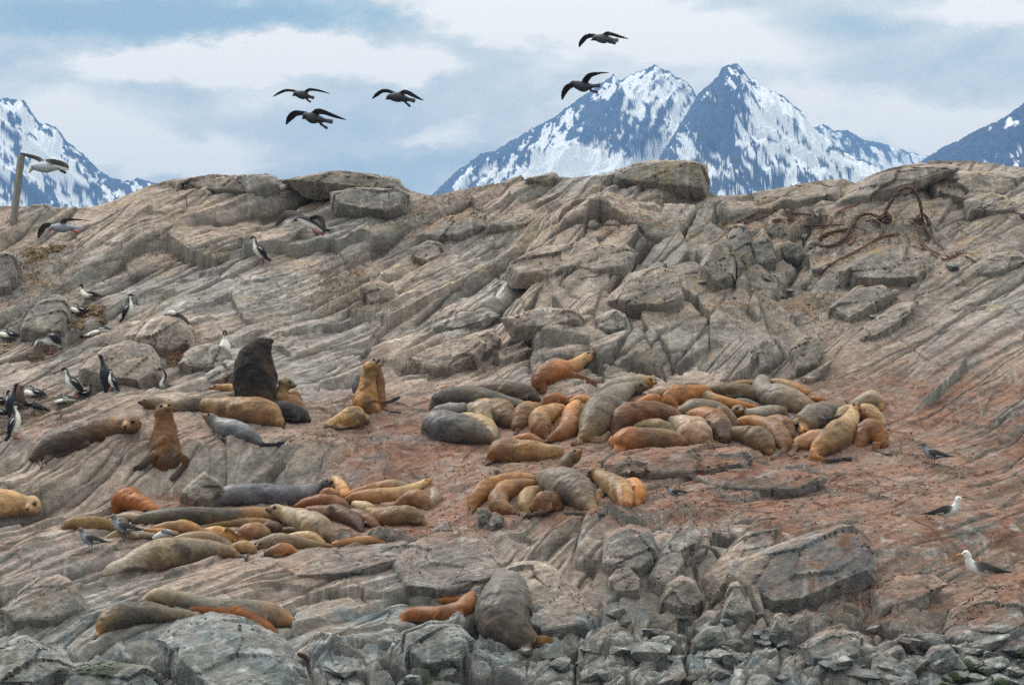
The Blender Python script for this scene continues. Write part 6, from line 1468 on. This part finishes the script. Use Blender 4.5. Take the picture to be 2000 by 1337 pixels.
# ------------------------------------------------------------------ nests
def nest(label, u, v, ru, rv, seed, colr=(118, 98, 78), topc=None, cat='nest'):
    y0 = gY(u, v + rv)
    Rm = ru / F * y0; H = rv * 2 / F * y0
    nu, nv = 84, 40
    rr_ = np.random.default_rng(seed)
    th = np.linspace(0, 2 * math.pi, nu, endpoint=False)
    tz = np.linspace(0, 1, nv)
    TH, TZ = np.meshgrid(th, tz, indexing='ij')
    prof = np.where(TZ < .86, 1.0 - .45 * (TZ / .86) ** 1.5, .55 * (1 - (TZ - .86) / .14 * .98))
    hz_ = np.where(TZ < .86, TZ / .86, 1 - .22 * sstep(.86, 1, TZ))
    w = 1 + .22 * fbm(np.cos(TH) * 2.2 + seed, np.sin(TH) * 2.2 + TZ * 3, 300 + seed, 4, .65) + .12 * perlin(TH * 14, TZ * 16, 301)
    Xn = np.cos(TH) * prof * w * Rm; Yn = np.sin(TH) * prof * w * Rm * .9; Zn = hz_ * H * (1 + .05 * perlin(TH * 6, TZ * 9, 302)) - .15
    c = lin(*colr) * (1 + .8 * fbm(TH * 9, TZ * 22, 303 + seed, 3, .7))[..., None]
    wst = sstep(.1, .4, perlin(TH * 9, TZ * 5 + seed, 304)) * .5
    c = c * (1 - wst[..., None]) + lin(186, 170, 148) * wst[..., None]
    if topc is not None:
        t = sstep(.72, .80, TZ)[..., None]; c = c * (1 - t) + lin(*topc) * (1 + .5 * perlin(TH * 12, TZ * 30, 305))[..., None] * t
    id_ = np.arange(nu * nv).reshape(nu, nv)
    i2 = np.roll(id_, -1, axis=0)
    q = np.stack([id_[:, :-1], i2[:, :-1], i2[:, 1:], id_[:, 1:]], -1).reshape(-1, 4)
    V_ = np.stack([Xn, Yn, Zn], -1).reshape(-1, 3)
    # straw ends sticking out
    Fq = [tuple(map(int, f)) for f in q] + [tuple(int(id_[i, -1]) for i in range(nu))]
    VV = [V_]; CCs = [np.clip(c, .02, .6).reshape(-1, 3)]; nvv = len(V_)
    for k in range(170):
        i, j = rr_.integers(nu), int(rr_.integers(2, nv - 2))
        p = np.array([Xn[i, j], Yn[i, j], Zn[i, j]]); out = p * np.array([1, 1, 0]); out /= np.linalg.norm(out) + 1e-6
        dr = out * .6 + rr_.normal(0, .7, 3) * np.array([1, 1, .5]); dr /= np.linalg.norm(dr)
        sd = np.cross(dr, [0, 0, 1.]); sd /= np.linalg.norm(sd) + 1e-6; ln = rr_.uniform(.06, .17); w_ = .006
        a = p - dr * ln * .4; b2 = p + dr * ln * .6; up_ = np.cross(sd, dr) * w_
        VV.append(np.array([a - sd * w_, a + sd * w_, a + up_, b2 - sd * w_, b2 + sd * w_, b2 + up_]))
        cs = lin(*[(166, 146, 112), (120, 96, 74), (84, 66, 54)][k % 3]); CCs.append(np.repeat(cs[None], 6, 0))
        n_ = nvv; nvv += 6
        Fq += [(n_, n_ + 1, n_ + 4, n_ + 3), (n_ + 1, n_ + 2, n_ + 5, n_ + 4), (n_ + 2, n_, n_ + 3, n_ + 5), (n_, n_ + 2, n_ + 1), (n_ + 3, n_ + 4, n_ + 5)]
    o = mesh_obj('nest', np.vstack(VV), Fq, m_rock, np.vstack(CCs), smooth=False)
    p = P3(u, v + rv, y0)
    o.location = (p.x, p.y + Rm * .75, p.z)
    tag(o, label, cat, 'cormorant nests')
nest('tall mound nest of straw under the topmost nesting cormorant', 186, 601, 40, 20, 1, (126, 104, 82))
nest('pale straw nest mound under the cormorant with its head tucked', 148, 627, 34, 18, 2, (140, 122, 96))
nest('messy nest with red seaweed under the flat lying cormorant', 186, 660, 30, 12, 3, (120, 96, 84), (110, 66, 56))
nest('narrow tall nest mound topped with dark red seaweed', 343, 698, 25, 24, 4, (128, 108, 90), (88, 44, 42))
nest('low whitish nest under the bird at the left edge', 12, 672, 40, 16, 5, (150, 134, 118))
nest('dark grassy nest in front of the bending cormorant', 66, 694, 26, 14, 6, (96, 80, 64))
nest('low nest in the middle of the lower colony', 76, 800, 36, 12, 7, (130, 112, 98))
nest('empty straw nest heap high on the left', 70, 488, 36, 20, 8, (140, 122, 92))
nest('second empty straw heap beside the dark soil on the left', 110, 478, 26, 14, 9, (134, 116, 90))
nest('low ragged nest of dry weed at the lower left colony edge', 10, 838, 30, 14, 10, (120, 104, 92))

# dry grass and straw in the hollows, and the litter of the haul-out
def scatter(name, spots, blades, cols_, ln, wd, seed, flat=.4):
    rg = np.random.default_rng(seed)
    VV = []; FF = []; CCs = []; nv_ = 0
    for (cu, cv, su, sv, n) in spots:
        u = rg.normal(cu, su, n); v = rg.normal(cv, sv, n)
        for a, b2 in zip(u, v):
            if b2 < 330 or b2 > 1330: continue
            y = gY(a, b2); c = np.array(P3(a, b2, y)); c[2] = float(hz(c[0], c[1]))
            if abs(c[2] - (CZ + (HOR - b2) / F * y)) > .35: continue
            for k in range(blades):
                d = rg.normal(0, 1, 3); d[2] = abs(d[2]) * flat; d /= np.linalg.norm(d)
                L_ = ln * rg.uniform(.5, 1.4); p = c + rg.normal(0, ln * .5, 3) * [1, 1, .1]
                p[2] = float(hz(p[0], p[1])) - .005
                s_ = np.cross(d, [.3, .2, 1.]); s_ /= np.linalg.norm(s_) + 1e-6; s_ *= wd * rg.uniform(.6, 1.4)
                m_ = p + d * L_ * .55 + np.array([0, 0, L_ * .12]); e = p + d * L_
                VV.append([p - s_, p + s_, m_ + s_ * .7, m_ - s_ * .7, e]); FF += [(nv_, nv_ + 1, nv_ + 2, nv_ + 3), (nv_ + 3, nv_ + 2, nv_ + 4)]
                nv_ += 5; CCs.append(np.repeat((lin(*cols_[rg.integers(len(cols_))]) * rg.uniform(.6, 1.1))[None], 5, 0))
    o = mesh_obj(name, np.vstack(VV), FF, m_rock, np.vstack(CCs), smooth=False)
    return tag(o, kind='stuff')
scatter('dry_grass', [(1650, 450, 120, 25, 260), (1560, 600, 120, 40, 160), (850, 420, 70, 30, 150), (680, 560, 40, 30, 110), (60, 520, 60, 40, 200), (1230, 442, 160, 10, 110), (1370, 350, 30, 18, 40), (960, 500, 90, 40, 60),
    (600, 590, 60, 20, 50), (350, 660, 30, 16, 60), (300, 480, 90, 30, 70), (560, 800, 60, 10, 20), (1250, 700, 200, 20, 60), (100, 640, 60, 30, 120), (60, 790, 50, 20, 120)], 9, [(188, 166, 124), (166, 142, 104), (128, 104, 80)], .13, .0055, 5)
scatter('litter', [(1300, 940, 260, 30, 420), (1500, 990, 220, 30, 300), (900, 920, 120, 60, 200), (600, 850, 90, 14, 90), (1800, 930, 90, 60, 160), (860, 1010, 40, 25, 70), (1400, 760, 200, 14, 60), (1750, 1130, 150, 50, 160), (1650, 490, 130, 35, 240), (500, 620, 200, 90, 160)], 3,
    [(206, 196, 186), (96, 62, 52), (120, 70, 58), (70, 56, 48), (176, 150, 128)], .045, .014, 6, flat=.2)

# ------------------------------------------------------------------ wooden post, planks, ropes
m_wood, b, N, L = new_mat('weathered_wood')
wa_ = N('ShaderNodeAttribute', attribute_name='Col'); wt_ = N('ShaderNodeTexCoord'); wm = N('ShaderNodeMapping'); wm.inputs['Scale'].default_value = (14, 14, 1.6)
L(wt_.outputs['Object'], wm.inputs[0]); wn = N('ShaderNodeTexNoise'); wn.inputs['Scale'].default_value = 3; wn.inputs['Detail'].default_value = 7; L(wm.outputs[0], wn.inputs['Vector'])
wr = N('ShaderNodeMapRange'); wr.inputs['From Min'].default_value = .3; wr.inputs['From Max'].default_value = .7; wr.inputs['To Min'].default_value = .5; wr.inputs['To Max'].default_value = 1.4; L(wn.outputs[0], wr.inputs[0])
wsn = N('ShaderNodeVectorMath', operation='SCALE'); L(wa_.outputs['Color'], wsn.inputs[0]); L(wr.outputs[0], wsn.inputs['Scale']); L(wsn.outputs[0], b.inputs['Base Color'])
wb = N('ShaderNodeBump'); wb.inputs['Strength'].default_value = .8; wb.inputs['Distance'].default_value = .02; L(wn.outputs[0], wb.inputs['Height']); L(wb.outputs[0], b.inputs['Normal'])
b.inputs['Roughness'].default_value = .85
def beam(name, p0, p1, w, t, colr, label, cat, group=None, twist=0., parent=None, jag=.04, seed=0):
    """a split, weathered plank or post between two points"""
    rr_ = random.Random(seed)
    p0, p1 = Vector(p0), Vector(p1); d = (p1 - p0); ln = d.length; d.normalize()
    ref = Vector((0, -1, 0)) if abs(d.y) < .8 else Vector((0, 0, 1))
    s1 = d.cross(ref).normalized(); s2 = s1.cross(d).normalized()
    q = Matrix.Rotation(twist, 3, d); s1 = q @ s1; s2 = q @ s2
    n = 14; V_ = []; Fq = []
    prof = [(-1, -1), (-.3, -1.03), (.35, -.98), (1, -1), (1.02, 0), (1, 1), (0, 1.02), (-1, 1), (-1.02, 0)]
    m = len(prof)
    for i in range(n + 1):
        f = i / n
        for j, (a, c_) in enumerate(prof):
            e = 0
            if i == n: e = rr_.uniform(-jag, jag)
            if i == 0: e = rr_.uniform(-jag, jag)
            wob_ = 1 + rr_.uniform(-.05, .05)
            V_.append(tuple(d * (f * ln + e) + s1 * a * w * .5 * wob_ + s2 * c_ * t * .5 * wob_))
    for i in range(n):
        for j in range(m):
            k = (j + 1) % m
            Fq.append((i * m + j, i * m + k, (i + 1) * m + k, (i + 1) * m + j))
    Fq.append(tuple(reversed(range(m)))); Fq.append(tuple(n * m + j for j in range(m)))
    cc = np.repeat(np.array([lin(*colr)]), len(V_), 0) * .85
    o = mesh_obj(name, V_, Fq, m_wood, cc, smooth=False)
    o.location = p0
    if cat: tag(o, label, cat, group)
    return o
yp = gY(22, 437)
pb = P3(22, 445, yp); pt = P3(42, 303, yp)
beam('wooden_post', pb - Vector((0, 0, .3)), pt, .13, .13, (138, 136, 130), 'leaning grey wooden post on the skyline at the far left', 'post', seed=1, twist=.6)
beam('wooden_post', P3(33, 436, yp + .2), P3(32, 414, yp + .2), .05, .05, (84, 78, 72), 'short dark stake beside the leaning post', 'post', seed=2)
beam('twig', P3(366, 402, gY(366, 402) - .02), P3(362, 384, gY(366, 402) - .1), .016, .016, (74, 62, 52), 'thin twig sticking up from the upper left slope', 'twig', seed=3)
GPk = 'broken planks lying below the skyline'
def plank(a, b_, w, label, colr=(132, 118, 106), seed=0, t=.035, lift=.06):
    p0 = P3(a[0], a[1], gY(a[0], a[1] + 3) - lift); p1 = P3(b_[0], b_[1], gY(b_[0], b_[1] + 3) - lift)
    beam('plank', p0, p1, w / F * 67, t, colr, label, 'plank', GPk, seed=seed, jag=.06)
plank((1434, 432), (1482, 409), 7, 'leftmost grey plank slanting up to the right', (136, 124, 114), 11)
plank((1456, 434), (1489, 421), 8, 'dark short plank under the leftmost plank', (96, 82, 74), 12)
plank((1480, 410), (1548, 414), 7, 'top plank of the collapsed stack', (128, 112, 102), 13)
plank((1488, 419), (1550, 423), 7, 'middle plank of the collapsed stack', (120, 104, 94), 14)
plank((1508, 431), (1548, 430), 6, 'lowest dark plank of the collapsed stack', (84, 72, 66), 15, lift=.12)
plank((1512, 407), (1537, 403), 6, 'small rectangular board on top of the stack', (104, 90, 82), 16)
plank((1548, 416), (1585, 420), 5, 'thin dark board right of the stack', (98, 82, 74), 17)
plank((1588, 414), (1634, 384), 7, 'upper slanting plank leaning against the big slab', (156, 140, 116), 18)
plank((1594, 419), (1624, 398), 8, 'lower pale slanting plank with bleached face', (176, 170, 162), 19)
plank((1632, 416), (1684, 391), 4, 'thin reddish stick pointing up under the big slab', (140, 104, 88), 20)
plank((1936, 410), (2004, 424), 9, 'dark beam lying at the right edge below the skyline', (96, 86, 80), 21, t=.09)
plank((1672, 439), (1692, 449), 3, 'grey splinter inside the rope coil', (130, 122, 112), 22)
# a rusty wreck hoop on the middle slope
def rope(label, pts, r, colr, seed, lift=.05, strands=3, pitch=.22, fray=0, group=None, cat='rope', air=False):
    rr_ = random.Random(seed)
    P_ = []
    for p in pts:
        u, v = p[0], p[1]; up = p[2] if len(p) > 2 else 0
        y = gY(u, v + 2) - lift if not air else gY(pts[0][0], pts[0][1] + 4) - lift
        P_.append(np.array(P3(u, v, y - up)))
    C_ = catmull(np.array(P_), 26)
    # even spacing
    dl = np.r_[0, np.cumsum(np.linalg.norm(np.diff(C_, axis=0), axis=1))]
    n = max(10, int(dl[-1] / .03)); q = np.linspace(0, dl[-1], n)
    C_ = np.column_stack([np.interp(q, dl, C_[:, k]) for k in range(3)])
    Tn = np.gradient(C_, axis=0); Tn /= np.linalg.norm(Tn, axis=1)[:, None] + 1e-9
    up = np.array([.2, -.7, .7]); A1 = np.cross(Tn, up); A1 /= np.linalg.norm(A1, axis=1)[:, None] + 1e-9; A2 = np.cross(Tn, A1)
    rm = r / F * 46
    V_ = []; Fq = []; CCs = []
    nv = 0
    def strand(C, rad, col):
        nonlocal nv
        T_ = np.gradient(C, axis=0); T_ /= np.linalg.norm(T_, axis=1)[:, None] + 1e-9
        B1 = np.cross(T_, up); B1 /= np.linalg.norm(B1, axis=1)[:, None] + 1e-9; B2 = np.cross(T_, B1)
        m = 7
        for i in range(len(C)):
            th = np.linspace(0, 2 * math.pi, m, endpoint=False)
            V_.append(C[i] + np.outer(np.cos(th) * rad[i], B1[i]) + np.outer(np.sin(th) * rad[i], B2[i]))
        for i in range(len(C) - 1):
            for j in range(m):
                k = (j + 1) % m
                Fq.append((nv + i * m + j, nv + i * m + k, nv + (i + 1) * m + k, nv + (i + 1) * m + j))
        Fq.append(tuple(nv + j for j in reversed(range(m)))); Fq.append(tuple(nv + (len(C) - 1) * m + j for j in range(m)))
        CCs.append(np.repeat(np.array([col]), len(C) * m, 0)); nv += len(C) * m
    for s_ in range(strands):
        ph = 2 * math.pi * s_ / strands + q / pitch * 2 * math.pi * .5
        rad = rm * .55 * np.ones(n)
        Cs = C_ + A1 * (np.cos(ph) * rm * .55)[:, None] + A2 * (np.sin(ph) * rm * .55)[:, None]
        strand(Cs, rad, lin(*colr) * rr_.uniform(.7, 1.1))
    for k in range(fray):
        e = C_[-1] if rr_.random() < .85 else C_[rr_.randrange(n)]
        d = Tn[-1] * rr_.uniform(.1, .5) + np.array([rr_.uniform(-.25, .35), rr_.uniform(-.2, .1), rr_.uniform(-.3, .12)])
        Cs = np.array([e, e + d * .35 + np.array([0, 0, .03]), e + d * .7, e + d + np.array([0, 0, -.08])])
        Cs = catmull(Cs, 3); strand(Cs, np.linspace(.011, .005, len(Cs)), lin(*colr) * rr_.uniform(.5, 1.0))
    V_ = np.vstack(V_); base = V_.mean(0); base[2] = V_[:, 2].min()
    o = mesh_obj('rope', V_ - base, Fq, m_wood, np.vstack(CCs), smooth=True)
    o.location = base
    tag(o, label, cat, group or 'old ship ropes on the upper right')
    return o
RC = (100, 80, 70)
rope('thick brown rope rising in an arch with a frayed hanging end', [(1722, 428, .1), (1734, 405, .12), (1744, 388, .16), (1758, 372, .2), (1772, 366, .2), (1786, 372, .2), (1796, 392, .2), (1800, 414, .16)], 5.2, RC, 1, fray=26, air=True)
rope('dark swollen knot of rope at the foot of the arch', [(1712, 432), (1722, 424, .1), (1734, 420, .14), (1738, 428, .1), (1728, 434)], 8, (84, 66, 58), 2)
rope('large rope loop lying in a coil left of the arch', [(1716, 424, .05), (1700, 418, .1), (1682, 420, .1), (1666, 432, .08), (1656, 446, .04), (1638, 450), (1610, 458), (1598, 470), (1606, 480), (1628, 478), (1650, 464), (1660, 446, .06), (1672, 430, .1)], 4.6, RC, 3)
rope('thinner rope bow closing the right side of the coil', [(1690, 432, .05), (1708, 430, .06), (1722, 440, .04), (1722, 456), (1710, 468)], 3.6, (112, 90, 78), 4)
rope('small rope end hanging inside the coil', [(1662, 450), (1668, 462), (1664, 474), (1656, 478)], 3, (116, 86, 72), 5)
rope('straight rope running down to the left below the coil', [(1756, 456), (1730, 460), (1708, 468), (1690, 480), (1664, 494), (1640, 506), (1622, 516)], 3.8, (120, 90, 76), 6, fray=10)
rope('untwisted rope tangle hanging at the right', [(1784, 430, .05), (1798, 428, .08), (1806, 444, .04), (1820, 462), (1842, 484), (1860, 498), (1846, 506), (1820, 494), (1800, 474), (1798, 452), (1792, 436)], 3.0, (122, 92, 78), 7, fray=14)
rope('second loose strand of the tangle at the right', [(1794, 430, .05), (1796, 456), (1808, 480), (1830, 494), (1858, 502), (1868, 498)], 2.6, (108, 80, 66), 8, fray=8)
rope('thin dark rope trailing left from the coil', [(1648, 438), (1620, 440), (1590, 440), (1560, 442), (1520, 446)], 2.0, (88, 66, 56), 9)
rope('rope scrap lying at the far right of the tangle', [(1886, 500), (1900, 508), (1914, 518)], 2.4, (84, 64, 56), 10)
rope('rusty hoop lying on the middle slope', [(1106, 537), (1120, 542), (1140, 543), (1160, 540), (1176, 533)], 3.0, (96, 74, 64), 11, strands=1, cat='metal hoop', group='scrap')
for o in list(bpy.data.scenes):
    if o.name.startswith('tmp_remesh'): bpy.data.scenes.remove(o)
